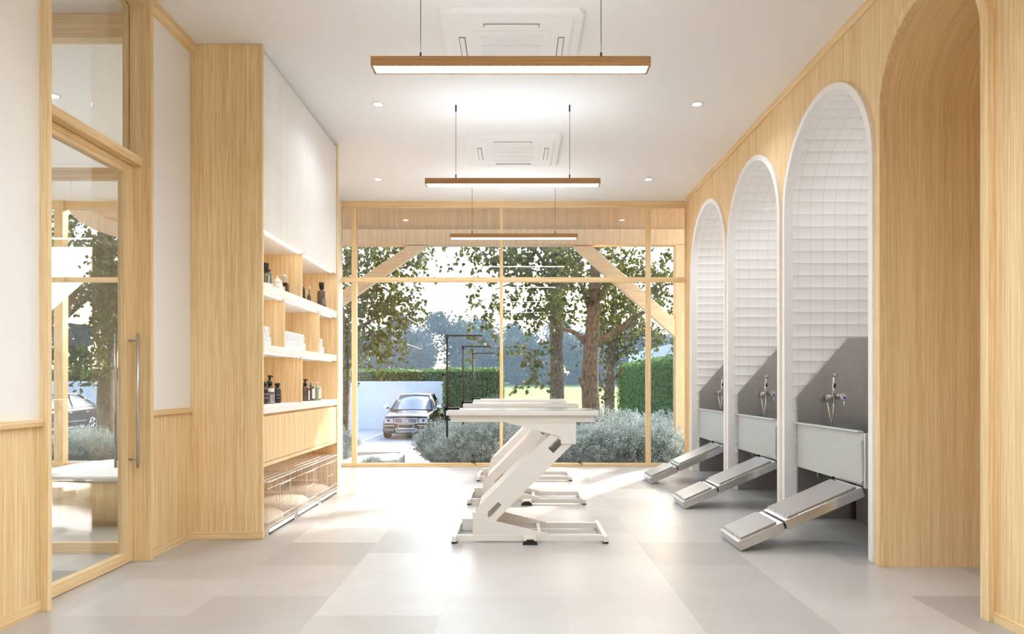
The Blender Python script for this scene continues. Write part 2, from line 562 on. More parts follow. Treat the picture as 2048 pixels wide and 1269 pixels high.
def band(name, y0, y1, top, w, x0, x1, mat, label):
    outer = arch(y0, y1, top); inner = arch(y0 + w, y1 - w, top - w)
    n = len(outer)
    vs = [(x0, p[0], p[1]) for p in outer] + [(x0, p[0], p[1]) for p in inner] + [(x1, p[0], p[1]) for p in outer] + [(x1, p[0], p[1]) for p in inner]
    fs = []
    for i in range(n - 1):
        fs += [(i, i + 1, n + i + 1, n + i), (2 * n + i, 3 * n + i, 3 * n + i + 1, 2 * n + i + 1),
               (i, 2 * n + i, 2 * n + i + 1, i + 1), (n + i, n + i + 1, 3 * n + i + 1, 3 * n + i)]
    fs += [(0, n, 3 * n, 2 * n), (n - 1, 3 * n - 1, 4 * n - 1, 2 * n - 1)]
    mb = MB().add(vs, fs)
    o = struct(name, mb, mat, label, 'arch trim', bevel=0.003)
    return o

def tunnel(name, y0, y1, top, x0, x1, mat, label):
    prof = arch(y0, y1, top, 36)
    s = [0.0]
    for a, b_ in zip(prof, prof[1:]):
        s.append(s[-1] + sqrt((a[0] - b_[0]) ** 2 + (a[1] - b_[1]) ** 2))
    mb = MB(); uv = []
    n = len(prof)
    for x in (x0, x1):
        for p, q in zip(prof, s):
            mb.v.append((x, p[0], p[1])); uv.append((q + 0.0, x - 0.01))
    for i in range(n - 1):
        mb.f.append((i, i + 1, n + i + 1, n + i)); mb.sm.append(True)
    o = len(mb.v)
    for p in prof:
        mb.v.append((x1, p[0], p[1])); uv.append((p[1], p[0] - y0))
    mb.f.append(tuple(range(o, o + n))); mb.sm.append(False)
    return struct(name, mb, mat, label, 'alcove', uvs=uv)

for i, y in enumerate(TUBS):
    w = ('nearest', 'middle', 'farthest')[i]
    band('trim_%d' % (5 + i), y, y + 1.44, 3.21, 0.05, XR - 0.023, XR + 0.05, WPANEL, 'white arched rim round the %s tiled alcove' % w)
    tunnel('wall_alcove' + ('' if i == 0 else '.%03d' % i), y + 0.05, y + 1.39, 3.16, XR + 0.049, 3.10, TILE_M, 'white tiled vault of the %s washing alcove' % w)
band('trim_8', 3.190, 4.195, 3.255, 0.054, XR - 0.036, XR + 0.008, OAKZ, 'oak rim round the nearest wooden archway')
tunnel('wall_passage', 3.244, 4.141, 3.201, XR + 0.007, 3.42, OAKUV, 'oak lined deep archway nearest the camera')

struct('wall_back', MB().box(XL - 0.1, 3.6, YB - 0.1, YB, 0, H), WHITE, 'plain white wall at the near end of the room', 'wall')

# the big window at the far end
SC = YW / 1380.0
def px(x): return (x - 1032) * SC
wd = thing('window_1', 'wide oak framed window wall looking onto the garden', 'window', (0, YW, 0), kind='structure')
for (a, b_) in ((-2.36, -2.30), (px(703), px(713)), (px(999.5), px(1006)), (px(1292), px(1302)), (2.235, 2.32)):
    obj('mullion', MB().box(a, b_, YW, YW + 0.06, 0.0, H), OAKZ, wd, bevel=0.003)
obj('transom', MB().box(-2.36, 2.32, YW - 0.006, YW + 0.05, 2.432, 2.497), OAKX, wd, bevel=0.003)
obj('head_rail', MB().box(-2.36, 2.32, YW - 0.006, YW + 0.06, 3.42, H), OAKX, wd, bevel=0.003)
obj('bottom_rail', MB().box(-2.36, 2.32, YW - 0.008, YW + 0.06, 0.0, 0.042), OAKX, wd, bevel=0.003)
obj('glazing', MB().box(-2.36, 2.32, YW + 0.027, YW + 0.033, 0.03, 3.44), GLASS, wd)
for x in (px(946.5), px(1159)):
    mb = MB().tube([(x, YW - 0.012, 0.042), (x, YW - 0.02, 0.085)], 0.006, 8)
    mb.tube([(x - 0.03, YW - 0.02, 0.055), (x + 0.03, YW - 0.02, 0.05)], 0.005, 8)
    mb.tube([(x + 0.02, YW - 0.02, 0.05), (x + 0.032, YW - 0.02, 0.02)], 0.005, 8)
    obj('floor_bolt', mb, BLACK, wd)

# ------------------------------------------------------------------ glass door and the lobby behind it
XD = -2.373
dr = thing('door_1', 'oak framed glass door in the left wall with long steel pull bars', 'door', (XD, 3.82, 0), kind='structure')
for (a, b_) in ((3.365, 3.455), (4.188, 4.275)):
    obj('stile', MB().box(XD - 0.045, XD, a, b_, 0.004, 2.446), OAKZ, dr, bevel=0.002)
obj('top_rail', MB().box(XD - 0.045, XD, 3.455, 4.188, 2.385, 2.446), OAKY, dr)
obj('bottom_rail', MB().box(XD - 0.045, XD, 3.455, 4.188, 0.004, 0.066), OAKY, dr)
obj('pane', MB().box(XD - 0.026, XD - 0.019, 3.45, 4.192, 0.06, 2.39), DOORGLASS, dr)
for (x, so) in ((XD + 0.052, XD), (XD - 0.082, XD - 0.045)):
    h = obj('pull_bar', MB().tube([(x, 4.232, 0.585), (x, 4.232, 1.408)], 0.0085, 14), STEEL, dr)
    for z in (0.635, 1.365):
        obj('stand_off', MB().tube([(so, 4.232, z), (x, 4.232, z)], 0.006, 10), STEEL_D, h)
fr = thing('trim_9', 'oak door lining and transom frame round the glass door', 'door frame', (XD, 3.82, 0), kind='structure')
obj('near_lining', MB().box(-2.44, -2.26, 3.33, 3.361, 0, H - 0.005), OAKZ, fr, bevel=0.002)
obj('far_lining', MB().box(-2.44, -2.26, 4.276, 4.305, 0, H - 0.005), OAKZ, fr, bevel=0.002)
obj('header', MB().box(-2.44, -2.314, 3.361, 4.276, 2.449, 2.50), OAKY, fr, bevel=0.002)
obj('top_lining', MB().box(-2.44, -2.30, 3.361, 4.276, H - 0.05, H - 0.005), OAKY, fr)
obj('transom_pane', MB().box(-2.40, -2.393, 3.361, 4.276, 2.50, H - 0.05), DOORGLASS, fr)

lp = thing('window_4', 'oak framed glass partition across the lobby seen through the door', 'glass partition', (-4.5, 4.48, 0), kind='structure')
for (a, b_) in ((-7.4, -7.33), (-5.4, -5.33), (-2.47, -2.44)):
    obj('post', MB().box(a, b_, 4.46, 4.53, 0, H), OAKZ, lp)
obj('bottom_rail', MB().box(-7.33, -2.47, 4.48, 4.53, 0.0, 0.065), OAKX, lp)
obj('middle_rail', MB().box(-7.33, -2.47, 4.48, 4.53, 2.43, 2.505), OAKX, lp)
obj('head_rail', MB().box(-7.33, -2.47, 4.46, 4.55, 3.34, H), OAKX, lp)
obj('pane', MB().box(-7.33, -2.47, 4.50, 4.506, 0.06, 3.35), GLASS, lp)
struct('wall_lobby', MB().box(-8.6, -8.4, YB, YW + 0.1, 0, H).box(-8.4, XL - 0.1, 1.4, 1.5, 0, H), WHITE, 'plain white lobby walls beyond the glass door', 'wall')
tag(obj('entrance_mat', MB().box(-6.5, -2.46, 1.7, 4.03, 0.0, 0.008), MAT_GREY, loc=(-4.4, 3, 0)), 'grey entrance matting on the lobby floor behind the glass door', 'mat')
w2 = thing('window_2', 'oak framed lobby window seen through the glass door', 'window', (-5.4, YW, 0), kind='structure')
for (a, b_) in ((-8.4, -8.33), (-6.062, -5.945), (-4.0, -3.93), (-2.42, -2.40)):
    obj('mullion', MB().box(a, b_, YW - 0.05, YW + 0.06, 0, H), OAKZ, w2)
for (n_, a, b_) in (('bottom_rail', 0.0, 0.05), ('transom', 2.432, 2.497), ('head_rail', 3.40, H)):
    obj(n_, MB().box(-8.4, -2.40, YW - 0.01, YW + 0.055, a, b_), OAKX, w2)
obj('glazing', MB().box(-8.4, -2.40, YW + 0.027, YW + 0.033, 0.03, 3.44), GLASS, w2)

bn = thing('round_bench', 'low round oak bench with a white top in the lobby', 'bench', (-3.17, 6.0, 0))
obj('body', MB().lathe([(0.66, 0.0), (0.66, 0.045), (0.715, 0.05), (0.72, 0.345)], (-3.17, 6.0, 0), 56), OAKZ, bn)
obj('bench_top', MB().lathe([(0.715, 0.345), (0.735, 0.35), (0.74, 0.37), (0.735, 0.388), (0.72, 0.392)], (-3.17, 6.0, 0), 56), WPANEL, bn)

# ------------------------------------------------------------------ tall cupboard on the left
XC = -1.79
Y0, Y1 = 4.871, 6.96
sh = thing('shelving_unit', 'tall oak shelving unit with lit shelves against the left wall', 'shelving unit', (-2.05, 5.9, 0))
obj('end_panel', MB().box(XL, XC, Y0, Y0 + 0.03, 0.0, H - 0.001), OAKZ, sh, bevel=0.004)
obj('end_panel', MB().box(XL, XC + 0.0, 6.91, Y1, 0.0, H - 0.001), OAKZ, sh, bevel=0.003)
obj('plinth', MB().box(XL, XC + 0.006, Y0 - 0.006, Y0 + 0.028, 0.0, 0.055), OAKX, sh, bevel=0.002)
obj('back_panel', MB().box(XL + 0.002, XL + 0.02, Y0 + 0.03, 6.91, 0.0, 2.20), OAKZ, sh)
def shelf(z0, z1, name='shelf'):
    return obj(name, MB().box(XL + 0.02, XC - 0.005, Y0 + 0.03, 6.91, z0, z1), WPANEL, sh, bevel=0.003)
shelf(1.754, 1.822); shelf(1.322, 1.380)
def divider(y, z0, z1):
    obj('divider', MB().box(XL + 0.02, XC - 0.035, y - 0.015, y + 0.015, z0, z1), OAKZ, sh)
divider(5.885, 1.822, 2.20); divider(5.885, 0.94, 1.322)
divider(5.44, 1.380, 1.754); divider(6.39, 1.380, 1.754)
def led(y0, y1, z):
    obj('light_strip', MB().box(XC - 0.038, XC - 0.027, y0, y1, z - 0.005, z), LED_M, sh)
ya, yb = Y0 + 0.04, 6.90
led(ya, 5.80, 2.197); led(5.91, yb - 0.1, 2.197)
led(ya, 5.36, 1.754); led(5.46, 6.31, 1.754); led(6.41, yb - 0.1, 1.754)
led(ya, 5.80, 1.322); led(5.91, yb - 0.1, 1.322)

uc = thing('wall_cabinet', 'white fluted wall cabinet above the lit shelves', 'cabinet', (-2.05, 5.9, 2.2))
obj('body', MB().box(XL + 0.002, XC - 0.03, Y0 + 0.031, 6.909, 2.199, 3.466), WPANEL, uc)
obj('filler', MB().box(XL + 0.002, XC - 0.04, Y0 + 0.031, 6.909, 3.466, H - 0.002), WPANEL, uc)
edges = [4.904, 5.418, 5.936, 6.452, 6.908]
for a, b_ in zip(edges, edges[1:]):
    a += 0.0025; b_ -= 0.0025
    n = max(8, int((b_ - a) / 0.0205))
    prof = []
    for k in range(n):
        y_ = a + (b_ - a) * k / n; w = (b_ - a) / n
        prof += [(y_ + w * 0.05, -0.003), (y_ + w * 0.17, 0.005), (y_ + w * 0.83, 0.005), (y_ + w * 0.95, -0.003)]
    mb = MB(); N = len(prof)
    poly = [(XC - 0.03, a)] + [(XC - 0.014 + d, y_) for (y_, d) in prof] + [(XC - 0.03, b_)]
    mb.prism(poly, 'Z', 2.197, 3.464)
    obj('door', mb, WPANEL, uc)

wt = tag(obj('worktop', MB().box(XL + 0.02, XC + 0.0, Y0 + 0.031, 6.909, 0.883, 0.940), WPANEL, loc=(-2.05, 5.9, 0.883), bevel=0.003),
         'thick white worktop over the oak base cabinet', 'worktop')
bc = thing('base_cabinet', 'oak base cabinet with four plain doors under the white worktop', 'cabinet', (-2.05, 5.9, 0.505))
obj('body', MB().box(XL + 0.02, XC - 0.03, Y0 + 0.031, 6.909, 0.53, 0.883), OAKY, bc)
obj('bottom_board', MB().box(XL + 0.02, XC - 0.006, Y0 + 0.031, 6.909, 0.503, 0.530), OAKY, bc, bevel=0.002)
edges = [4.904, 5.373, 5.885, 6.40, 6.908]
for a, b_ in zip(edges, edges[1:]):
    obj('door', MB().box(XC - 0.028, XC - 0.008, a + 0.003, b_ - 0.003, 0.535, 0.864), OAKZ, bc, bevel=0.0015)
# ------------------------------------------------------------------ wire crates in the open bay
def make_crate(y0, y1, label):
    x0, x1, z0, z1 = -2.262, XC + 0.003, 0.052, 0.386
    t = thing('pet_crate', label, 'pet crate', ((x0 + x1) / 2, (y0 + y1) / 2, 0), 'wire pet crates under the cabinet')
    r = 0.0014
    def w(mb, a, b_, rr=r):
        mb.tube([a, b_], rr, 5, caps=False)
    ny = 20; nx = 9
    f = MB()
    for k in range(ny + 1):
        y = y0 + (y1 - y0) * k / ny
        w(f, (x1, y, z0), (x1, y, z1))
    for z in (z0 + 0.01, z0 + 0.05, z1 - 0.045, z1):
        w(f, (x1 + 0.002, y0, z), (x1 + 0.002, y1, z), 0.0026)
    obj('front_panel', f, WIRE_M, t)
    ya, yb = y0 + (y1 - y0) * 0.40, y0 + (y1 - y0) * 0.78
    d = MB()
    for (a, b_) in (((x1 + 0.005, ya, 0.10), (x1 + 0.005, ya, 0.335)), ((x1 + 0.005, yb, 0.10), (x1 + 0.005, yb, 0.335)),
                    ((x1 + 0.005, ya, 0.10), (x1 + 0.005, yb, 0.10)), ((x1 + 0.005, ya, 0.335), (x1 + 0.005, yb, 0.335)),
                    ((x1 + 0.007, ya, 0.215), (x1 + 0.007, yb - 0.05, 0.215))):
        w(d, a, b_, 0.0028)
    obj('door', d, WIRE_M, t)
    for y in (y0, y1):
        s = MB()
        for k in range(nx + 1):
            x = x0 + (x1 - x0) * k / nx
            w(s, (x, y, z0), (x, y, z1))
        for z in (z0 + 0.05, 0.22, z1):
            w(s, (x0, y, z), (x1, y, z), 0.0026)
        obj('side_panel', s, WIRE_M, t)
    s = MB()
    for k in range(ny + 1):
        y = y0 + (y1 - y0) * k / ny
        w(s, (x0, y, z0), (x0, y, z1))
    obj('rear_panel', s, WIRE_M, t)
    s = MB()
    for k in range(ny + 1):
        y = y0 + (y1 - y0) * k / ny
        w(s, (x0, y, z1), (x1, y, z1))
    for k in range(9):
        x = x0 + (x1 - x0) * k / 8
        w(s, (x, y0, z1 + 0.002), (x, y1, z1 + 0.002), 0.0024)
    obj('top_panel', s, WIRE_M, t)
    tr = MB().box(x0, x1 + 0.004, y0 + 0.01, y1 - 0.01, 0.016, 0.020)
    tr.box(x1, x1 + 0.004, y0 + 0.01, y1 - 0.01, 0.016, 0.046).box(x0, x0 + 0.004, y0 + 0.01, y1 - 0.01, 0.016, 0.046)
    tr.box(x0, x1, y0 + 0.01, y0 + 0.014, 0.016, 0.046).box(x0, x1, y1 - 0.014, y1 - 0.01, 0.016, 0.046)
    obj('tray', tr, WPANEL, t)
    g = MB()
    for k in range(40):
        y = y0 + 0.012 + (y1 - y0 - 0.024) * k / 39
        w(g, (x0, y, 0.053), (x1, y, 0.053))
    obj('floor_grid', g, WIRE_M, t)
    for (x, y) in ((x1 - 0.008, y0 + 0.012), (x1 - 0.008, y1 - 0.012), (x0 + 0.012, y0 + 0.012), (x0 + 0.012, y1 - 0.012)):
        obj('foot', MB().box(x - 0.012, x + 0.012, y - 0.011, y + 0.011, 0.0, 0.052), WMETAL, t)
    c = MB()
    cy = (y0 + y1) / 2; cx = (x0 + x1) / 2 + 0.01
    n = 32; rings = [(1.0, 0.0), (1.03, 0.016), (0.99, 0.032), (0.85, 0.052), (0.5, 0.066), (0.0, 0.071)]
    for (q, hh) in rings:
        for k in range(n):
            a = 2 * pi * k / n
            ex = abs(cos(a)) ** 0.8 * (1 if cos(a) >= 0 else -1); ey = abs(sin(a)) ** 0.8 * (1 if sin(a) >= 0 else -1)
            c.v.append((cx + 0.205 * q * ex, cy + (y1 - y0 - 0.05) / 2.08 * q * ey, 0.0555 + hh))
    for i in range(len(rings) - 1):
        for k in range(n):
            c.f.append((i * n + k, i * n + (k + 1) % n, (i + 1) * n + (k + 1) % n, (i + 1) * n + k)); c.sm.append(True)
    return c
for i, (a, b_) in enumerate(((4.955, 5.592), (5.622, 6.250), (6.283, 6.898))):
    w_ = ('nearest', 'middle', 'farthest')[i]
    c = make_crate(a, b_, '%s of the three pale wire pet crates under the oak base cabinet' % w_)
    tag(obj('pet_cushion', c, CUSHION_M, loc=(-2.02, (a + b_) / 2, 0.055)), 'beige domed cushion lying in the %s wire pet crate' % w_, 'cushion', 'cushions in the pet crates')

# ------------------------------------------------------------------ bottles, jar and towels on the shelves
def gmat(name, rgb, rough=0.12):
    return plain(name, rgb, rough, 0.0, noise=0.0, coat=0.4)
AMBER = gmat('brown glass', (66, 42, 28)); DKGLASS = gmat('dark grey glass', (52, 50, 50)); SMOKE = gmat('smoky brown glass', (98, 78, 66))
GREENG = gmat('pale green glass', (168, 172, 138)); OLIVE = gmat('olive clear glass', (112, 114, 92)); LABELW = plain('white label paper', (236, 230, 226), 0.7, noise=0.02)
LABELD = plain('grey label paper', (132, 126, 120), 0.7, noise=0.02); LABELK = plain('black label paper', (38, 36, 38), 0.6, noise=0.02)
PINK = plain('pink cap', (236, 196, 196), 0.4); CAPCLEAR = gmat('milky clear stopper', (206, 200, 198)); CREAM = plain('cream glazed ceramic', (238, 224, 206), 0.35, noise=0.01)
INK = plain('pale print', (214, 208, 202), 0.6)

def curved_label(mb, x, y, r, z0, z1, a0, a1, n=8, t=0.0008):
    """A label wrapped on a round bottle, angles in degrees measured from +X."""
    R = r + t
    pts = [(x + R * cos(radians(a0 + (a1 - a0) * k / n)), y + R * sin(radians(a0 + (a1 - a0) * k / n))) for k in range(n + 1)]
    pin = [(x + (r - 0.001) * cos(radians(a0 + (a1 - a0) * k / n)), y + (r - 0.001) * sin(radians(a0 + (a1 - a0) * k / n))) for k in range(n, -1, -1)]
    return mb.prism(pts + pin, 'Z', z0, z1)

def bottle(x, y, z, r, h_body, shoulder, r_neck, h_neck, mat, label, cap=None, labels=(), group=None, cat='bottle', name='bottle', n=22):
    t = thing(name, label, cat, (x, y, z), group)
    z1 = z + h_body
    prof = [(r * 0.90, z), (r, z + 0.006), (r, z1 - shoulder)]
    for k in range(1, 6):
        a = pi / 2 * k / 5
        prof.append((r_neck + (r - r_neck) * cos(a), z1 - shoulder + shoulder * sin(a)))
    prof.append((r_neck, z1 + h_neck))
    obj('glass_body', MB().lathe([(p[0], p[1]) for p in prof], (x, y, 0), n), mat, t)
    zt = z1 + h_neck
    if cap:
        kind, rc, hc, cm = cap
        if kind == 'plug':
            obj('cap', MB().lathe([(rc * 0.8, zt - 0.002), (rc, zt + hc * 0.96), (rc * 0.94, zt + hc)], (x, y, 0), 18), cm, t)
        elif kind == 'flat':
            obj('cap', MB().lathe([(rc, zt - 0.004), (rc, zt + hc)], (x, y, 0), 18), cm, t)
        elif kind == 'ball':
            obj('cap', MB().ball((x, y, zt + rc * 0.8), rc, rc, rc * 0.95), cm, t)
        elif kind == 'pump':
            p = MB().lathe([(rc, zt - 0.012), (rc, zt + 0.016), (rc * 0.55, zt + 0.022), (rc * 0.5, zt + hc - 0.012), (rc * 0.9, zt + hc - 0.010), (rc * 0.85, zt + hc)], (x, y, 0), 16)
            p.tube([(x, y, zt + hc - 0.004), (x + 0.026, y - 0.020, zt + hc - 0.006), (x + 0.030, y - 0.023, zt + hc - 0.016)], 0.005, 8)
            obj('pump', p, cm, t)
    for (z0, zz, a0, a1, lm) in labels:
        obj('label', curved_label(MB(), x, y, r, z + z0, z + zz, a0, a1), lm, t)
    return t

ZA, ZB_ = 1.822, 0.940
bottle(-1.935, 5.330, ZA, 0.030, 0.125, 0.02, 0.013, 0.022, OLIVE, 'green glass bottle with a tall black stopper beside the cupboard side on the top shelf', ('plug', 0.026, 0.062, BLACK), [(0.0, 0.055, -110, 20, LABELW)], 'bottles on the top shelf')
bottle(-1.940, 5.415, ZA, 0.028, 0.150, 0.035, 0.012, 0.012, OLIVE, 'clear olive bottle with a white label next to the cream jar on the top shelf', ('flat', 0.013, 0.012, BLACK), [(0.004, 0.062, -115, 20, LABELW)], 'bottles on the top shelf')
j = thing('lidded_jar', 'cream lidded jar with a pointed lid between bottles on the top shelf', 'jar', (-1.93, 5.575, ZA))
obj('jar_body', MB().lathe([(0.043, ZA), (0.048, ZA + 0.01), (0.047, ZA + 0.05), (0.040, ZA + 0.092)], (-1.93, 5.575, 0), 24), CREAM, j)
ld = obj('lid', MB().lathe([(0.042, ZA + 0.092), (0.041, ZA + 0.098), (0.018, ZA + 0.124), (0.005, ZA + 0.138), (0.004, ZA + 0.139)], (-1.93, 5.575, 0), 24), CREAM, j)
obj('knob', MB().ball((-1.93, 5.575, ZA + 0.146), 0.008, 0.008, 0.009), CREAM, ld)
t = thing('bottle', 'square brown bottle with a round milky stopper on the top shelf', 'bottle', (-1.925, 5.74, ZA), 'bottles on the top shelf')
obj('glass_body', MB().box(-1.955, -1.895, 5.711, 5.769, ZA, ZA + 0.115), AMBER, t, bevel=0.008)
obj('neck', MB().lathe([(0.012, ZA + 0.112), (0.012, ZA + 0.14)], (-1.925, 5.74, 0), 14), CAPCLEAR, t)
obj('stopper', MB().ball((-1.925, 5.74, ZA + 0.162), 0.021, 0.021, 0.024), CAPCLEAR, t)
obj('label', MB().box(-1.940, -1.910, 5.7098, 5.7115, ZA + 0.02, ZA + 0.08), LABELW, t)
bottle(-1.955, 6.335, ZA, 0.024, 0.155, 0.03, 0.014, 0.0, DKGLASS, 'plain dark rounded bottle tight against the upper divider', ('flat', 0.014, 0.006, BLACK), [], 'bottles on the top shelf')
bottle(-1.925, 6.430, ZA, 0.021, 0.110, 0.035, 0.007, 0.045, SMOKE, 'small brown bottle with a thin pale neck beside the upper divider', ('flat', 0.008, 0.022, PINK), [(0.012, 0.05, -95, 10, LABELD)], 'bottles on the top shelf')
bottle(-1.885, 6.690, ZA, 0.041, 0.178, 0.018, 0.012, 0.014, SMOKE, 'large dark bottle with a wide black stopper at the far end of the top shelf', ('plug', 0.027, 0.062, BLACK), [(0.035, 0.095, -60, 25, LABELD)], 'bottles on the top shelf')

bottle(-1.950, 5.355, ZB_, 0.027, 0.130, 0.022, 0.013, 0.018, DKGLASS, 'black labelled bottle half hidden by the cupboard side on the worktop', ('flat', 0.017, 0.024, BLACK), [(0.02, 0.10, -130, 15, LABELK), (0.075, 0.079, -100, 5, INK), (0.052, 0.054, -100, 5, INK), (0.044, 0.046, -100, 5, INK)], 'bottles on the worktop')
bottle(-1.945, 5.450, ZB_, 0.038, 0.140, 0.03, 0.016, 0.022, AMBER, 'brown pump bottle with a grey label in the middle of three on the worktop', ('pump', 0.020, 0.062, BLACK), [(0.0, 0.088, -150, 60, LABELD), (0.093, 0.122, -85, -10, LABELW), (0.010, 0.066, -62, 5, LABELW), (0.013, 0.063, -60, 4, LABELK)], 'bottles on the worktop')
bottle(-1.950, 5.640, ZB_, 0.029, 0.130, 0.03, 0.013, 0.014, DKGLASS, 'dark bottle with a flat black cap and white print, third on the worktop', ('flat', 0.022, 0.019, BLACK), [(0.022, 0.102, -130, 15, LABELK), (0.090, 0.092, -100, 5, INK), (0.070, 0.072, -100, 5, INK), (0.062, 0.064, -90, 0, INK), (0.040, 0.042, -90, 0, INK)], 'bottles on the worktop')
bottle(-1.905, 6.235, ZB_, 0.039, 0.138, 0.022, 0.015, 0.006, SMOKE, 'smoky brown pump bottle beside the lower divider on the worktop', ('pump', 0.018, 0.055, BLACK), [(0.012, 0.095, -25, 35, LABELW)], 'bottles on the worktop')
bottle(-1.885, 6.350, ZB_, 0.034, 0.140, 0.03, 0.010, 0.02, SMOKE, 'clear brown bottle with a white label behind the smoky pump bottle', ('flat', 0.010, 0.012, GREENG), [(0.02, 0.11, -60, 30, LABELW)], 'bottles on the worktop')
bottle(-1.860, 6.460, ZB_, 0.034, 0.135, 0.024, 0.010, 0.016, GREENG, 'pale green bottle with a pink cap at the far end of the worktop', ('ball', 0.012, 0.02, PINK), [(0.02, 0.108, -55, 25, LABELW)], 'bottles on the worktop')

tw = MB()
R_ = 0.037
prof = [(0.004, 0.006), (0.010, 0.010), (0.013, 0.002), (0.019, 0.007), (0.022, 0.0), (0.029, 0.006), (0.034, 0.004), (R_, 0.015), (R_, 0.26), (0.030, 0.275), (0.012, 0.272)]
n = 18; o_ = 0
for (r, hh) in prof:
    for k in range(n):
        a = 2 * pi * k / n
        tw.v.append((-1.845 - hh, r * cos(a), 1.380 + 0.0372 + r * sin(a) * (1.0 if r < R_ else 1.0)))
for i in range(len(prof) - 1):
    for k in range(n):
        tw.f.append((i * n + k, i * n + (k + 1) % n, (i + 1) * n + (k + 1) % n, (i + 1) * n + k)); tw.sm.append(True)
tw.f.append(tuple(range(n))); tw.sm.append(False)
tw.f.append(tuple(range((len(prof) - 1) * n, len(prof) * n))); tw.sm.append(False)
t0 = obj('rolled_towel', tw, TOWEL_M, loc=(-1.845, 0, 1.380))
first = True
for (ys, c, where) in (((4.955, 5.3), 4, 'the middle shelf bay beside the near end panel'), ((5.505, 6.1), 8, 'the wide centre bay of the middle shelf'), ((6.455, 6.7), 3, 'the middle shelf bay nearest the window')):
    lab = 'rolled white towel in %s' % where
    for row in (0, 1):
        for k in range(c):
            if first:
                o = t0; first = False
            else:
                o = t0.copy(); COL.objects.link(o)
            o.location = (-1.845 - 0.012 * row, ys[0] + 0.0755 * k + 0.002, 1.380 + row * 0.0735)
            pass
            tag(o, lab, 'towel', 'rolled white towels in ' + where)

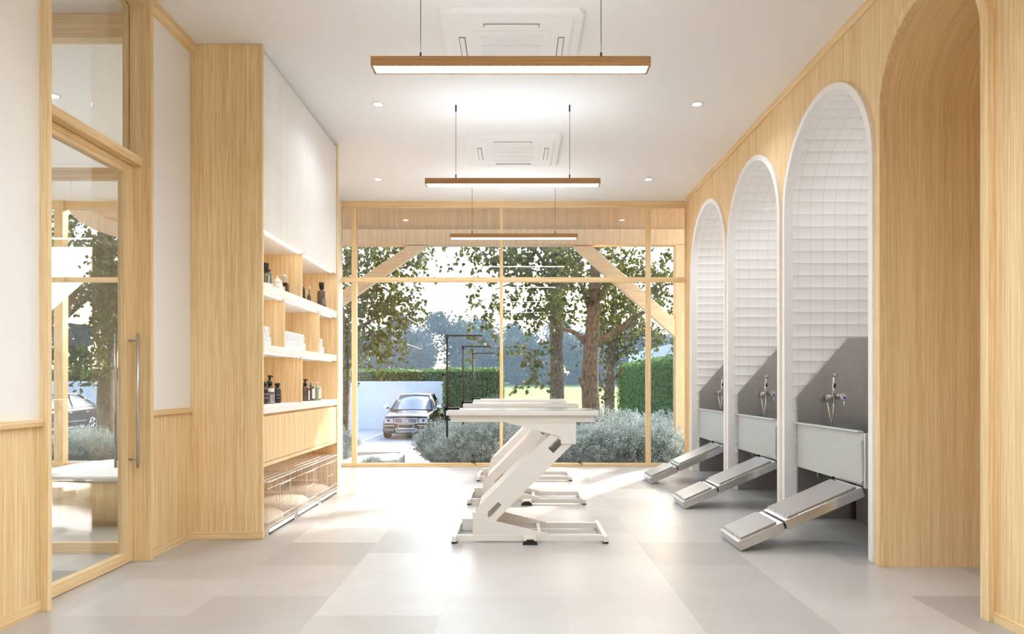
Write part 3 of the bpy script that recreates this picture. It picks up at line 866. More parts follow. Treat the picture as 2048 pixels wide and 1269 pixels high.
# ------------------------------------------------------------------ grooming tables
YT = 4.74
def make_table():
    t = thing('grooming_table', 'nearest of the three white grooming tables with a slanted lifting arm', 'grooming table', (0.08, YT + 0.3, 0), 'grooming tables in a row down the room')
    def Q(x, y, d):      # photo pixel on the plane YT + d
        Yp = YT + d
        return ((x - 1032) * Yp / 1380, EYE - (y - 765.5) * Yp / 1380)
    d0, d1 = 0.035, 0.445
    tt = obj('table_top', MB().box(-0.481, 0.567, YT, YT + 0.51, 0.880, 0.912), WMETAL, t, bevel=0.004)
    obj('rubber_mat', MB().box(-0.466, 0.552, YT + 0.015, YT + 0.495, 0.9105, 0.9145), RUBBER, tt, bevel=0.002)
    obj('apron', MB().box(-0.451, 0.540, YT + 0.03, YT + 0.48, 0.834, 0.881), WMETAL, t, bevel=0.002)
    # upper brackets, front and rear cheek
    up = [Q(1007, 844.5, d0), Q(1151.7, 844.5, d0), Q(1151.7, 888.7, d0), Q(1121.6, 888.7, d0), Q(1121.6, 874, d0)]
    lo = [Q(945.3, 1025.3, d0), Q(971, 1025, d0), Q(975.5, 1025, d0), Q(975.5, 1041, d0), Q(993, 1043.5, d0), Q(1096, 1068, d0), Q(1100, 1072, d0), Q(945.3, 1072, d0)]
    for (a, b_) in ((d0 - 0.004, d0 + 0.004), (d1 - 0.004, d1 + 0.004)):
        obj('upper_bracket', MB().prism(up, 'Y', YT + a, YT + b_), WMETAL, t, bevel=0.001)
        obj('lower_bracket', MB().prism(lo, 'Y', YT + a, YT + b_), WMETAL, t, bevel=0.001)
    # slanted arm: two slotted cheeks joined by a folded upper and lower face
    A = Q(957, 1013.7, d0); B = Q(1112, 858.7, d0); C = Q(1147.5, 886.5, d0); D = Q(1001, 1033, d0); E = Q(951, 1024, d0); F = Q(951, 1019, d0)
    D2 = Q(983, 1051, d0); E2 = Q(951, 1051, d0)
    def cheek(y):
        bm = bmesh.new()
        outer = [F, A, B, Q(1147.5, 858.7, d0), C, D2, E2]
        s1 = [Q(1096, 897, d0), Q(1106.8, 907, d0), Q(1126, 887.2, d0), Q(1116, 876.5, d0)]
        s2 = [Q(969, 1031.5, d0), Q(980, 1035.5, d0), Q(1003, 1011, d0), Q(996.6, 1004.8, d0)]
        es = []
        for lp_ in (outer, s1, s2):
            vs = [bm.verts.new((p[0], y, p[1])) for p in lp_]
            es += [bm.edges.new((vs[i], vs[(i + 1) % len(vs)])) for i in range(len(vs))]
        bmesh.ops.triangle_fill(bm, edges=es, use_beauty=True)
        me_v = [tuple(v.co) for v in bm.verts]; bm.verts.index_update()
        me_f = [tuple(v.index for v in f.verts) for f in bm.faces]
        bm.free()
        mb = MB(); mb.add(me_v, me_f)
        return mb
    for yy in (YT + d0 + 0.006, YT + d1 - 0.006):
        o = obj('arm_cheek', cheek(yy), WMETAL, t, recalc=True)
        md = o.modifiers.new('thickness', 'SOLIDIFY'); md.thickness = 0.005; md.offset = 0.0
    def sheet(name, p, q, th, y0, y1):
        dx, dz = q[0] - p[0], q[1] - p[1]; l = sqrt(dx * dx + dz * dz); nx, nz = -dz / l * th, dx / l * th
        obj(name, MB().prism([p, q, (q[0] + nx, q[1] + nz), (p[0] + nx, p[1] + nz)], 'Y', YT + y0, YT + y1), WMETAL, t)
    sheet('arm_top_plate', A, B, -0.004, d0 + 0.008, d1 - 0.008)
    sheet('arm_bottom_plate', D2, C, 0.004, d0 + 0.008, d1 - 0.008)
    # base frame
    for y in (YT + 0.03, YT + 0.45):
        obj('base_rail', MB().box(-0.418, 0.605, y, y + 0.03, 0.010, 0.052), WMETAL, t, bevel=0.002)
    for x in (-0.440, 0.602):
        e = obj('end_rail', MB().box(x, x + 0.03, YT, YT + 0.58, 0.010, 0.048), WMETAL, t, bevel=0.003)
        for y in (YT + 0.015, YT + 0.565):
            obj('rubber_foot', MB().lathe([(0.021, 0.0), (0.022, 0.004), (0.018, 0.010), (0.008, 0.014)], (x + 0.015, y, 0), 16), BLACK, e)
    obj('cross_bar', MB().box(0.150, 0.176, YT + 0.06, YT + 0.45, 0.030, 0.052), WMETAL, t, bevel=0.002)
    obj('motor_cover', MB().box(-0.402, -0.300, YT + 0.40, YT + 0.448, 0.012, 0.092), WMETAL, t, bevel=0.003)
    pd = obj('foot_pedal', MB().prism([(0.045, 0.0), (0.148, 0.0), (0.136, 0.034), (0.120, 0.038), (0.073, 0.038), (0.057, 0.034)], 'Y', YT - 0.045, YT + 0.015), BLACK, t, bevel=0.003)
    obj('pedal_bracket', MB().prism([(0.053, 0.028), (0.066, 0.028), (0.074, 0.0385), (0.119, 0.0385), (0.127, 0.028), (0.140, 0.028), (0.140, 0.050), (0.053, 0.050)], 'Y', YT - 0.047, YT + 0.028), WMETAL, pd)
    # grooming arm clamped to the table end
    ya = YT + 0.21; xp = -0.494
    ga = obj('grooming_post', MB().tube([(xp, ya, 0.715), (xp, ya, 1.440)], 0.0085, 12), IRON, t)
    obj('crossbar', MB().box(xp - 0.012, -0.242, ya - 0.006, ya + 0.006, 1.438, 1.450), IRON, ga, bevel=0.001)
    obj('corner_block', MB().box(xp - 0.012, xp + 0.010, ya - 0.012, ya + 0.012, 1.420, 1.452), IRON, ga, bevel=0.002)
    k = MB().tube([(xp, ya, 1.165), (xp - 0.022, ya, 1.165)], 0.005, 8)
    k.ball((xp - 0.030, ya, 1.165), 0.012, 0.014, 0.014)
    obj('height_knob', k, BLACK, ga)
    hk = MB().torus((-0.262, ya, 1.421), 0.009, 0.0016, 'Y', 16, 6)
    hk.tube([(-0.262, ya, 1.438), (-0.262, ya, 1.430)], 0.002, 6)
    obj('loop_hook', hk, CHROME, ga)
    cl = MB().box(xp - 0.016, -0.405, ya - 0.03, ya + 0.03, 0.9145, 0.930)
    cl.box(xp - 0.016, xp + 0.011, ya - 0.03, ya + 0.03, 0.840, 0.930)
    cl.box(xp - 0.016, -0.456, ya - 0.03, ya + 0.03, 0.838, 0.848)
    cp = obj('clamp', cl, BLACK, t, bevel=0.003)
    kb = MB().tube([(xp - 0.016, ya, 0.875), (xp - 0.03, ya, 0.875)], 0.005, 8); kb.ball((xp - 0.04, ya, 0.875), 0.013, 0.015, 0.015)
    obj('clamp_knob', kb, BLACK, cp)
    return t
tb = make_table()
for i, w_ in ((1, 'middle'), (2, 'farthest')):
    copy_tree(tb, Vector(tb.location) + Vector((0, 1.5 * i, 0)), '%s of the three white grooming tables with a slanted lifting arm' % w_)

# ------------------------------------------------------------------ washing tubs, mixers and ramps
def make_tub():
    t = thing('pet_bath', 'stainless steel raised pet bath in the nearest tiled alcove', 'pet bath', (2.6, 5.0, 0), 'raised pet baths in the alcoves')
    yp = 5.625
    panel = [(2.289, 0.0), (2.289, 0.997), (2.708, 1.469), (3.06, 1.469), (3.06, 0.0)]
    obj('splash_panel', MB().prism(panel, 'Y', yp - 0.015, yp), STEEL_D, t, bevel=0.001)
    y0, y1, x0, x1, zb, zt = 4.445, yp - 0.016, 2.285, 2.95, 0.425, 0.775
    b = MB().box(x0, x0 + 0.012, y0 + 0.10, y1, zb, zt)
    obj('front_panel', b, STEEL_L, t, bevel=0.002)
    b = MB().box(x1 - 0.012, x1, y0, y1, zb, zt).box(x0 + 0.012, x1 - 0.012, y0, y0 + 0.012, zb, zt - 0.002).box(x0 + 0.012, x1 - 0.012, y1 - 0.012, y1, zb, zt - 0.002)
    b.box(x0 + 0.012, x1 - 0.012, y0 + 0.012, y1 - 0.012, zb, zb + 0.012)
    obj('basin', b, STEEL, t)
    rm = MB().box(x0 - 0.028, x0 + 0.012, y0 + 0.115, y1, zt, zt + 0.012).box(x1 - 0.012, x1 + 0.02, y0, y1, zt, zt + 0.012)
    rm.box(x0 + 0.02, x1 - 0.012, y0 - 0.02, y0 + 0.02, zt - 0.004, zt + 0.010)
    obj('rim', rm, STEEL_L, t, bevel=0.003)
    dd = obj('door', MB().box(x0 - 0.010, x0 - 0.001, y0 + 0.095, y0 + 0.40, zb + 0.012, zt - 0.055), STEEL_L, t, bevel=0.002)
    obj('door_track', MB().box(x0 - 0.016, x0 + 0.004, y0 + 0.072, y0 + 0.094, zb + 0.035, zt - 0.050), STEEL, dd)
    obj('corner_post', MB().box(x0 - 0.012, x0 + 0.03, y0 + 0.045, y0 + 0.070, zb - 0.01, zt), STEEL_L, t, bevel=0.002)
    obj('cabinet_base', MB().box(2.74, 2.94, y0 + 0.02, y1 - 0.05, 0.0, zb), STEEL_D, t)
    obj('drain_pipe', MB().tube([(2.37, 5.42, zb), (2.37, 5.42, 0.372), (2.378, 5.42, 0.364), (2.40, 5.42, 0.364)], 0.0045, 8), STEEL, t)
    return t
def make_mixer():
    t = thing('shower_mixer', 'chrome shower mixer with hose on the nearest dark splash panel', 'shower mixer', (2.55, 5.605, 1.0), 'shower mixers above the baths')
    y = 5.610
    pl = [(2.552 + 0.092 * c_, 0.992 + 0.0) for c_ in (0,)]
    out = []
    for k in range(24):
        a = 2 * pi * k / 24
        cx = 0.046 if cos(a) >= 0 else -0.046
        out.append((2.552 + cx + 0.047 * cos(a), 0.992 + 0.047 * sin(a)))
    obj('plate', MB().prism(out, 'Y', y - 0.006, y), STEEL_D, t, bevel=0.001)
    obj('valve_body', MB().tube([(2.602, y, 0.996), (2.602, y - 0.10, 0.996)], [0.023, 0.026], 18), CHROME, t)
    kn = obj('lever_cap', MB().lathe([(0.026, y - 0.125), (0.027, y - 0.10)], (2.602, 0, 0.996), 18, axis='Y'), CHROME, t)
    obj('lever', MB().tube([(2.610, y - 0.112, 0.975), (2.615, y - 0.118, 0.890)], 0.006, 10), CHROME, kn)
    obj('cold_dot', MB().lathe([(0.009, y - 0.128), (0.009, y - 0.1245)], (2.611, 0, 0.985), 14, axis='Y'), BLUE, kn)
    br = MB().tube([(2.512, y, 0.996), (2.512, y - 0.09, 0.996)], 0.017, 14)
    br.tube([(2.490, y - 0.075, 0.996), (2.545, y - 0.085, 0.998)], 0.014, 12)
    br.lathe([(0.012, 0.958), (0.012, 0.998)], (2.507, y - 0.05, 0), 12)
    obj('wand_holder', br, CHROME, t)
    hp = obj('spray_wand', MB().tube([(2.538, y - 0.09, 0.955), (2.540, y - 0.088, 1.06), (2.545, y - 0.085, 1.135), (2.548, y - 0.085, 1.160)], [0.009, 0.011, 0.0115, 0.0125], 12), CHROME, t)
    obj('grip', MB().tube([(2.5445, y - 0.0965, 1.065), (2.548, y - 0.0955, 1.10)], 0.0095, 10), BLACK, hp)
    hd = MB().tube([(2.536, y - 0.078, 1.166), (2.560, y - 0.104, 1.166)], [0.014, 0.018], 16)
    hd.tube([(2.558, y - 0.102, 1.166), (2.562, y - 0.107, 1.166)], [0.0145, 0.0145], 16)
    obj('spray_head', hd, STEEL_D, hp)
    obj('hose', MB().tube([(2.538, y - 0.09, 0.956), (2.539, y - 0.092, 0.90), (2.534, y - 0.09, 0.84), (2.528, y - 0.085, 0.78), (2.518, y - 0.082, 0.68), (2.535, y - 0.075, 0.60), (2.548, y - 0.06, 0.68), (2.532, y - 0.06, 0.78), (2.522, y - 0.055, 0.86), (2.508, y - 0.05, 0.96)], 0.0062, 8), CHROME, t)
    return t
def make_ramp():
    x0, x1, y0, y1 = 1.450, 2.266, 4.517, 4.905
    t = thing('pet_ramp', 'folding steel ramp with a ribbed tread at the nearest pet bath', 'ramp', (1.86, 4.71, 0), 'steel ramps up to the baths')
    zt0, zt1 = 0.064, 0.418
    sl = (zt1 - zt0) / (x1 - x0); th = 0.062
    def zt(x): return zt0 + sl * (x - x0)
    xm = 1.752
    for (a, b_, nm) in ((x0, xm - 0.006, 'lower_section'), (xm + 0.006, x1, 'upper_section')):
        off = 0.0 if nm == 'lower_section' else 0.004
        pa = [(a, zt(a) + off), (b_, zt(b_) + off), (b_ + 0.022, zt(b_) - th + off), (a + 0.022, max(0.002, zt(a) - th + off))]
        s_ = obj(nm, MB().prism([(p[0], p[1]) for p in pa], 'Y', y0, y1), STEEL, t, bevel=0.003)
        i0, i1 = a + 0.022, b_ - 0.035
        tp = [(i0, zt(i0) + off + 0.001), (i1, zt(i1) + off + 0.001), (i1 - 0.004, zt(i1) + off + 0.016), (i0 + 0.004, zt(i0) + off + 0.016)]
        obj('tread', MB().prism(tp, 'Y', y0 + 0.012, y1 - 0.012), GRIP, s_)
        if nm == 'upper_section':
            obj('hook_bolt', MB().tube([(x1 - 0.012, y1 - 0.004, zt(x1) + 0.012), (x1 - 0.012, y1 + 0.012, zt(x1) + 0.012)], 0.010, 12), BLACK, s_)
    obj('hinge', MB().box(xm - 0.010, xm + 0.018, y0 + 0.01, y1 - 0.01, zt(xm) - 0.05, zt(xm) - 0.012), BLACK, t)
    return t
tub, mix, ramp = make_tub(), make_mixer(), make_ramp()
for i, w_ in ((1, 'middle'), (2, 'farthest')):
    dv = Vector((0, 1.5 * i - (0.005 if i == 2 else 0), 0))
    copy_tree(tub, Vector(tub.location) + dv, 'stainless steel raised pet bath in the %s tiled alcove' % w_)
    copy_tree(mix, Vector(mix.location) + dv, 'chrome shower mixer with hose on the %s dark splash panel' % w_)
    copy_tree(ramp, Vector(ramp.location) + dv, 'folding steel ramp with a ribbed tread at the %s pet bath' % w_)

# ------------------------------------------------------------------ lamps and air conditioners on the ceiling
ADDED_UPLIGHT_M = emitter('added pendant uplight', LAMP_COL, PENDANT_E * 0.34)  # added upward glow on the pendant tops, out of sight, to brighten the ceiling
def make_pendant(y):
    t = thing('pendant_light', 'nearest of the three long oak bar lamps hung from the ceiling', 'pendant lamp', (-0.028, y + 0.055, 2.807), 'long oak bar lamps in a row')
    xa, xb = -0.778, 0.722
    sh_ = MB().box(xa, xb, y, y + 0.012, 2.807, 2.856).box(xa, xb, y + 0.098, y + 0.11, 2.807, 2.856)
    sh_.box(xa, xa + 0.012, y + 0.012, y + 0.098, 2.807, 2.856).box(xb - 0.012, xb, y + 0.012, y + 0.098, 2.807, 2.856)
    sh_.box(xa + 0.012, xb - 0.012, y + 0.012, y + 0.098, 2.842, 2.855)
    obj('lamp_body', sh_, OAKDARK, t)
    obj('diffuser', MB().box(xa + 0.013, xb - 0.013, y + 0.013, y + 0.097, 2.809, 2.815), LIGHT_M, t)
    obj('added_uplight', MB().box(xa + 0.013, xb - 0.013, y + 0.013, y + 0.097, 2.853, 2.8565), ADDED_UPLIGHT_M, t)
    for x in (-0.518, 0.462):
        w_ = obj('suspension_wire', MB().tube([(x, y + 0.055, 2.89), (x, y + 0.055, H - 0.05)], 0.0022, 6), IRON, t)
        obj('wire_grip', MB().tube([(x, y + 0.055, 2.855), (x, y + 0.055, 2.90)], 0.006, 10), BLACK, w_)
        obj('ceiling_grip', MB().tube([(x, y + 0.055, H - 0.055), (x, y + 0.055, H)], 0.007, 10), BLACK, w_)
    return t
pe = make_pendant(3.692)
copy_tree(pe, Vector(pe.location) + Vector((0, 2.2, 0)), 'middle of the three long oak bar lamps hung from the ceiling')
copy_tree(pe, Vector(pe.location) + Vector((0, 4.4, 0)), 'farthest of the three long oak bar lamps hung from the ceiling')

def make_ac(yc):
    t = thing('ceiling_cassette', 'white square air conditioner in the ceiling, the one above the nearest bar lamp', 'air conditioner', (-0.03, yc, H), 'ceiling air conditioners')
    def rr(hw, rad, n=6):
        out = []
        for (sx, sy, a0) in ((1, 1, 0), (-1, 1, 90), (-1, -1, 180), (1, -1, 270)):
            for k in range(n + 1):
                a = radians(a0 + 90 * k / n)
                out.append((-0.03 + sx * (hw - rad) + rad * cos(a), yc + sy * (hw - rad) + rad * sin(a)))
        return out
    levels = [(0.475, 0.05, H), (0.475, 0.05, H - 0.022), (0.462, 0.04, H - 0.030), (0.415, 0.03, H - 0.034), (0.395, 0.03, H - 0.042), (0.255, 0.012, H - 0.042)]
    mb = MB(); n = 28
    for (hw, rd, z) in levels:
        mb.v += [(p[0], p[1], z) for p in rr(hw, rd)]
    for i in range(len(levels) - 1):
        for k in range(n):
            mb.f.append((i * n + k, i * n + (k + 1) % n, (i + 1) * n + (k + 1) % n, (i + 1) * n + k)); mb.sm.append(False)
    mb.f.append(tuple(range((len(levels) - 1) * n, len(levels) * n))); mb.sm.append(False)
    obj('panel', mb, WPANEL, t)
    cx = -0.03
    for k in range(4):
        a = k * pi / 2
        def R(x, y): return (cx + x * cos(a) - y * sin(a), yc + x * sin(a) + y * cos(a))
        def bx(mb_, x0, x1, y0, y1, z0, z1):
            q = [R(x0, y0), R(x1, y0), R(x1, y1), R(x0, y1)]
            mb_.prism(q, 'Z', z0, z1)
        s_ = MB(); bx(s_, -0.185, 0.185, 0.315, 0.36, H - 0.0435, H - 0.041)
        sl = obj('air_slot', s_, RUB_AC, t)
        l_ = MB(); bx(l_, -0.178, 0.178, 0.322, 0.354, H - 0.050, H - 0.0436)
        obj('louver', l_, WPANEL, sl, bevel=0.002)
    g = MB().box(cx - 0.265, cx + 0.265, yc - 0.265, yc + 0.265, H - 0.046, H - 0.0415)
    gr = obj('grille_frame', g, WPANEL, t, bevel=0.002)
    g = MB()
    for k in range(36):
        x = cx - 0.205 + 0.41 * k / 35
        g.box(x - 0.0025, x + 0.0025, yc - 0.205, yc + 0.205, H - 0.0495, H - 0.0461)
    for k in range(4):
        y = yc - 0.205 + 0.41 * k / 3
        g.box(cx - 0.21, cx + 0.21, y - 0.004, y + 0.004, H - 0.0500, H - 0.0462)
    obj('grille', g, WPANEL, gr)
    return t
RUB_AC = plain('grey slot lining', (150, 144, 140), 0.6)
ac = make_ac(4.875)
copy_tree(ac, (-0.03, 7.09, H), 'white square air conditioner in the ceiling, the one beyond the middle bar lamp')

def make_downlight(x, y, label, power=SPOT_W):
    t = thing('downlight', label, 'downlight', (x, y, H), 'recessed ceiling downlights')
    obj('ring', MB().lathe([(0.052, H), (0.052, H - 0.005), (0.036, H - 0.006), (0.036, H - 0.001)], (x, y, 0), 28), WPANEL, t)
    obj('lens', MB().lathe([(0.034, H - 0.0035), (0.034, H - 0.002)], (x, y, 0), 24), DOT_M, t)
    l = bpy.data.lights.new('downlight_beam', 'SPOT')
    l.energy = power; l.spot_size = radians(150); l.spot_blend = 0.8; l.shadow_soft_size = 0.035; l.color = LAMP_COL
    lo = bpy.data.objects.new('downlight_beam', l); COL.objects.link(lo)
    lo.parent = t; lo.location = (0, 0, -0.012)
    return t
def make_added_alcove_lamp(yc, w_):  # added lamp hidden in the vault to brighten the alcove tiles
    x, zt = 2.72, 3.150
    t = thing('added_alcove_lamp', 'added unseen fill lamp in the top of the %s tiled alcove vault' % w_, 'downlight', (x, yc, zt), 'added fill lamps in the alcove vaults')
    obj('ring', MB().lathe([(0.05, zt - 0.004), (0.05, zt - 0.02), (0.036, zt - 0.021), (0.036, zt - 0.012)], (x, yc, 0), 24), WPANEL, t)
    obj('lens', MB().lathe([(0.036, zt - 0.016), (0.036, zt - 0.012)], (x, yc, 0), 20), DOT_M, t)
    l = bpy.data.lights.new('added_alcove_beam', 'SPOT')
    l.energy = ALCOVE_W; l.spot_size = radians(165); l.spot_blend = 0.9; l.shadow_soft_size = 0.04; l.color = LAMP_COL
    lo = bpy.data.objects.new('added_alcove_beam', l); COL.objects.link(lo)
    lo.parent = t; lo.location = (0, 0, -0.035)
ALCOVE_W = 3.2
make_downlight(-1.184, 5.92, 'recessed round downlight nearer the camera on the cupboard side')
make_downlight(1.553, 5.92, 'recessed round downlight nearer the camera on the arched wall side')
make_downlight(-1.62, 8.11, 'recessed round downlight next to the window on the cupboard side')
make_downlight(1.557, 8.11, 'recessed round downlight next to the window on the arched wall side')
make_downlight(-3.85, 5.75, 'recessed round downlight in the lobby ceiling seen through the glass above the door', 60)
for (x, y) in ((-4.6, 3.2), (-4.2, 7.9), (-6.2, 6.4)):  # added lamps out of sight that brighten the lobby
    make_downlight(x, y, 'added unseen fill downlight in the lobby ceiling behind the left wall', 60)
for i, y in enumerate(TUBS):
    make_added_alcove_lamp(y + 0.72, ('nearest', 'middle', 'farthest')[i])
# added unseen lamps above and behind the camera, filling the room from the front
copy_tree(pe, Vector(pe.location) + Vector((0, -2.2, 0)), 'added unseen oak bar lamp overhead near the camera, for fill')
copy_tree(pe, Vector(pe.location) + Vector((0, -4.4, 0)), 'added unseen oak bar lamp behind the camera, for fill')
make_downlight(-0.9, 1.8, 'added unseen fill downlight above the view on the door side', 50)  # this and the next three are added fill downlights, out of view
make_downlight(0.9, 1.8, 'added unseen fill downlight above the view on the archway side', 50)
make_downlight(-0.9, -0.4, 'added unseen fill downlight behind the camera on the door side', 50)
make_downlight(0.9, -0.4, 'added unseen fill downlight behind the camera on the archway side', 50)
# ------------------------------------------------------------------ outside: ground, porch, walls
ZG = -0.87
struct('ground', MB().box(-40, 30, 13.2, 29.3, ZG - 0.2, ZG), PAVE_M, 'pale paved parking yard outside the window', 'paving')
fm = MB().add([(-90, 29.3, ZG - 0.02), (70, 29.3, ZG - 0.02), (70, 140, 2.05), (-90, 140, 2.05), (-90, 29.3, ZG - 0.4), (70, 29.3, ZG - 0.4), (70, 140, ZG - 0.4), (-90, 140, ZG - 0.4)], [(0, 1, 2, 3), (7, 6, 5, 4), (0, 4, 5, 1), (1, 5, 6, 2), (2, 6, 7, 3), (3, 7, 4, 0)])
struct('field', fm, GRASS_M, 'bright green lawn beyond the yard', 'lawn')
struct('planting_bed', MB().box(-1.35, 5.4, 9.35, 14.2, ZG - 0.2, -0.22), SOIL, 'soil bed along the window under the silver shrubs', 'planting bed')
struct('planting_bed.001', MB().box(-9.6, -2.05, 9.5, 12.2, ZG - 0.2, -0.12), SOIL, 'soil bed outside the lobby window', 'planting bed')
struct('terrace', MB().box(-10, 6, YW + 0.061, 9.36, ZG - 0.2, -0.02), KERB_M, 'narrow white threshold outside the window', 'terrace')
struct('kerb', MB().box(-9.6, -2.9, 9.36, 9.52, ZG - 0.2, 0.03), KERB_M, 'white kerb in front of the lobby window bed', 'kerb', bevel=0.01)
kb = MB().prism([(-2.62, 9.8), (-2.30, 9.55), (-1.75, 10.2), (-1.75, 10.9), (-1.95, 11.1), (-2.5, 10.6)], 'Z', ZG, -0.02)
struct('kerb.001', kb, KERB_M, 'white stone kerb corner of the bed at the left of the window', 'kerb', bevel=0.02)
struct('parking_line', MB().box(-5.28, -5.16, 21.6, 29.0, ZG, ZG + 0.004), KERB_M, 'white parking line beside the car on the paving', 'line')

YP = 10.45
PX = YP / 1380
struct('beam_porch', MB().box(-4.2, 3.2, YP, YP + 0.18, 3.195, 3.43), TIMBERZ, 'long porch beam outside the window', 'beam')
struct('beam_porch.001', MB().box(-4.2, 3.2, YP + 0.06, YP + 0.14, 3.43, 4.0), SOFFIT, 'upper porch board recessed over the long beam', 'beam')
sf = MB()
sf.box(-4.2, 3.2, YW + 0.07, YP + 0.6, 4.00, 4.08)
struct('porch_soffit', sf, TIMBER, 'boarded underside of the porch roof outside the window', 'soffit')
struct('pillar_porch', MB().box(2.42, 2.60, YP, YP + 0.18, -0.25, 3.20), TIMBERZ, 'square timber porch post at the right of the window', 'post')
struct('pillar_porch.001', MB().box(-3.22, -3.04, YP, YP + 0.18, -0.25, 3.20), TIMBERZ, 'square timber porch post behind the tall cupboard', 'post')
def on_porch(p): return [((a - 1032) * PX, EYE - (b_ - 765.5) * PX) for (a, b_) in p]
cv = [(122, 404), (130, 420), (150, 440), (180, 457), (215, 469), (250, 477), (300, 484), (360, 489), (440, 491)]
struct('beam_curved', MB().prism(on_porch(cv + [(440, 404)]), 'Y', YP + 0.10, YP + 0.18), SOFFIT, 'curved timber fascia outside the lobby window', 'beam')
cv2 = [(172, 404), (178, 416), (205, 431), (245, 444), (300, 452), (440, 460)]
struct('beam_curved.001', MB().prism(on_porch(cv2 + [(440, 404)]), 'Y', YP + 0.04, YP + 0.10), OAKDARK, 'upper curved board on the fascia outside the lobby window', 'beam')
def brace(name, p, label):
    struct(name, MB().prism([(a * PX - 1032 * PX, EYE - (b_ - 765.5) * PX) for (a, b_) in p], 'Y', YP + 0.02, YP + 0.16), TIMBER, label, 'brace', bevel=0.004)
brace('beam_brace', [(1147, 493), (1186, 493), (1353, 641), (1353, 676)], 'slanted timber brace at the right end of the porch beam')
brace('beam_brace.001', [(854, 491), (815, 491), (633, 616), (633, 645)], 'slanted timber brace at the left end of the porch beam')

struct('yard_wall', MB().box(-34, -3.05, 29.2, 29.5, ZG, 1.16).box(-34, -3.05, 29.17, 29.2, ZG, ZG + 0.42), RENDER_M, 'long white rendered yard wall behind the parked cars', 'wall')
struct('yard_wall.001', MB().box(5.55, 5.85, 11.5, 34, ZG, 2.49), RENDER_M, 'white side wall rising behind the right hedge', 'wall')

# ------------------------------------------------------------------ leaves
def rnd_dir(rg):
    while True:
        v = Vector((rg.uniform(-1, 1), rg.uniform(-1, 1), rg.uniform(-1, 1)))
        if 0.05 < v.length < 1: return v.normalized()
def leaf(mb, p, d, up, L, W, style=0):
    """One folded leaf blade: broad pointed (0) or slim (1)."""
    d = d.normalized(); s = d.cross(up)
    if s.length < 1e-3: s = d.orthogonal()
    s.normalize(); n = s.cross(d)
    o = len(mb.v)
    if style == 0:
        pts = [p, p + d * L * 0.28 + s * W * 0.5 + n * W * 0.12, p + d * L * 0.62 + s * W * 0.40 + n * W * 0.10, p + d * L,
               p + d * L * 0.62 - s * W * 0.40 + n * W * 0.10, p + d * L * 0.28 - s * W * 0.5 + n * W * 0.12]
        mb.v += [tuple(q) for q in pts]
        mb.f += [(o, o + 1, o + 2, o + 3), (o, o + 3, o + 4, o + 5)]; mb.sm += [False, False]
    else:
        pts = [p, p + d * L * 0.5 + s * W * 0.5, p + d * L + n * L * 0.12, p + d * L * 0.5 - s * W * 0.5]
        mb.v += [tuple(q) for q in pts]
        mb.f.append((o, o + 1, o + 2, o + 3)); mb.sm.append(False)

def tree(name, label, base, path, radii, branches, blobs, nleaf, seed, mat=LEAF, Lf=0.10, cat='tree', group=None):
    """path: trunk points; branches: (list of points, r0, r1); blobs: (centre, radii, share) where leaves hang on twigs."""
    rg = random.Random(seed)
    t = thing(name, label, cat, base, group)
    tr = MB().tube(path, radii, 14)
    obj('trunk', tr, BARK, t)
    for (pts, r0, r1) in branches:
        n = len(pts)
        obj('branch', MB().tube(pts, [r0 + (r1 - r0) * k / (n - 1) for k in range(n)], 8), BARK, t)
    tw = MB(); lf = MB()
    for (c, rr, share) in blobs:
        c = Vector(c)
        k = max(1, int(nleaf * share / 9))
        for _ in range(k):
            u = rnd_dir(rg) * (rg.random() ** 0.45)
            p = c + Vector((u.x * rr[0], u.y * rr[1], u.z * rr[2]))
            d = (Vector((u.x, u.y, u.z * 0.4)) + rnd_dir(rg) * 0.8 + Vector((0, 0, -0.25))).normalized()
            L = rg.uniform(0.25, 0.5)
            e = p + d * L + Vector((0, 0, -0.06))
            tw.tube([p, (p + e) / 2 + Vector((0, 0, 0.03)), e], [0.006, 0.004, 0.002], 4, caps=False)
            for i in range(9):
                q = p.lerp(e, rg.uniform(0.1, 1.0)) + rnd_dir(rg) * 0.03
                dd = (rnd_dir(rg) + Vector((0, 0, -0.9))).normalized()
                leaf(lf, q, dd, rnd_dir(rg), Lf * rg.uniform(0.5, 1.0), Lf * rg.uniform(0.45, 0.8))
    obj('twigs', tw, BARK, t)
    obj('foliage', lf, mat, t, recalc=False)
    return t

V = Vector
def at(x, y, Y):
    return ((x - 1032) * Y / 1380, Y, EYE - (y - 765.5) * Y / 1380)
def pts(l, Y, dy=0.0):
    return [at(a, b_, Y + dy * i) for i, (a, b_) in enumerate(l)]
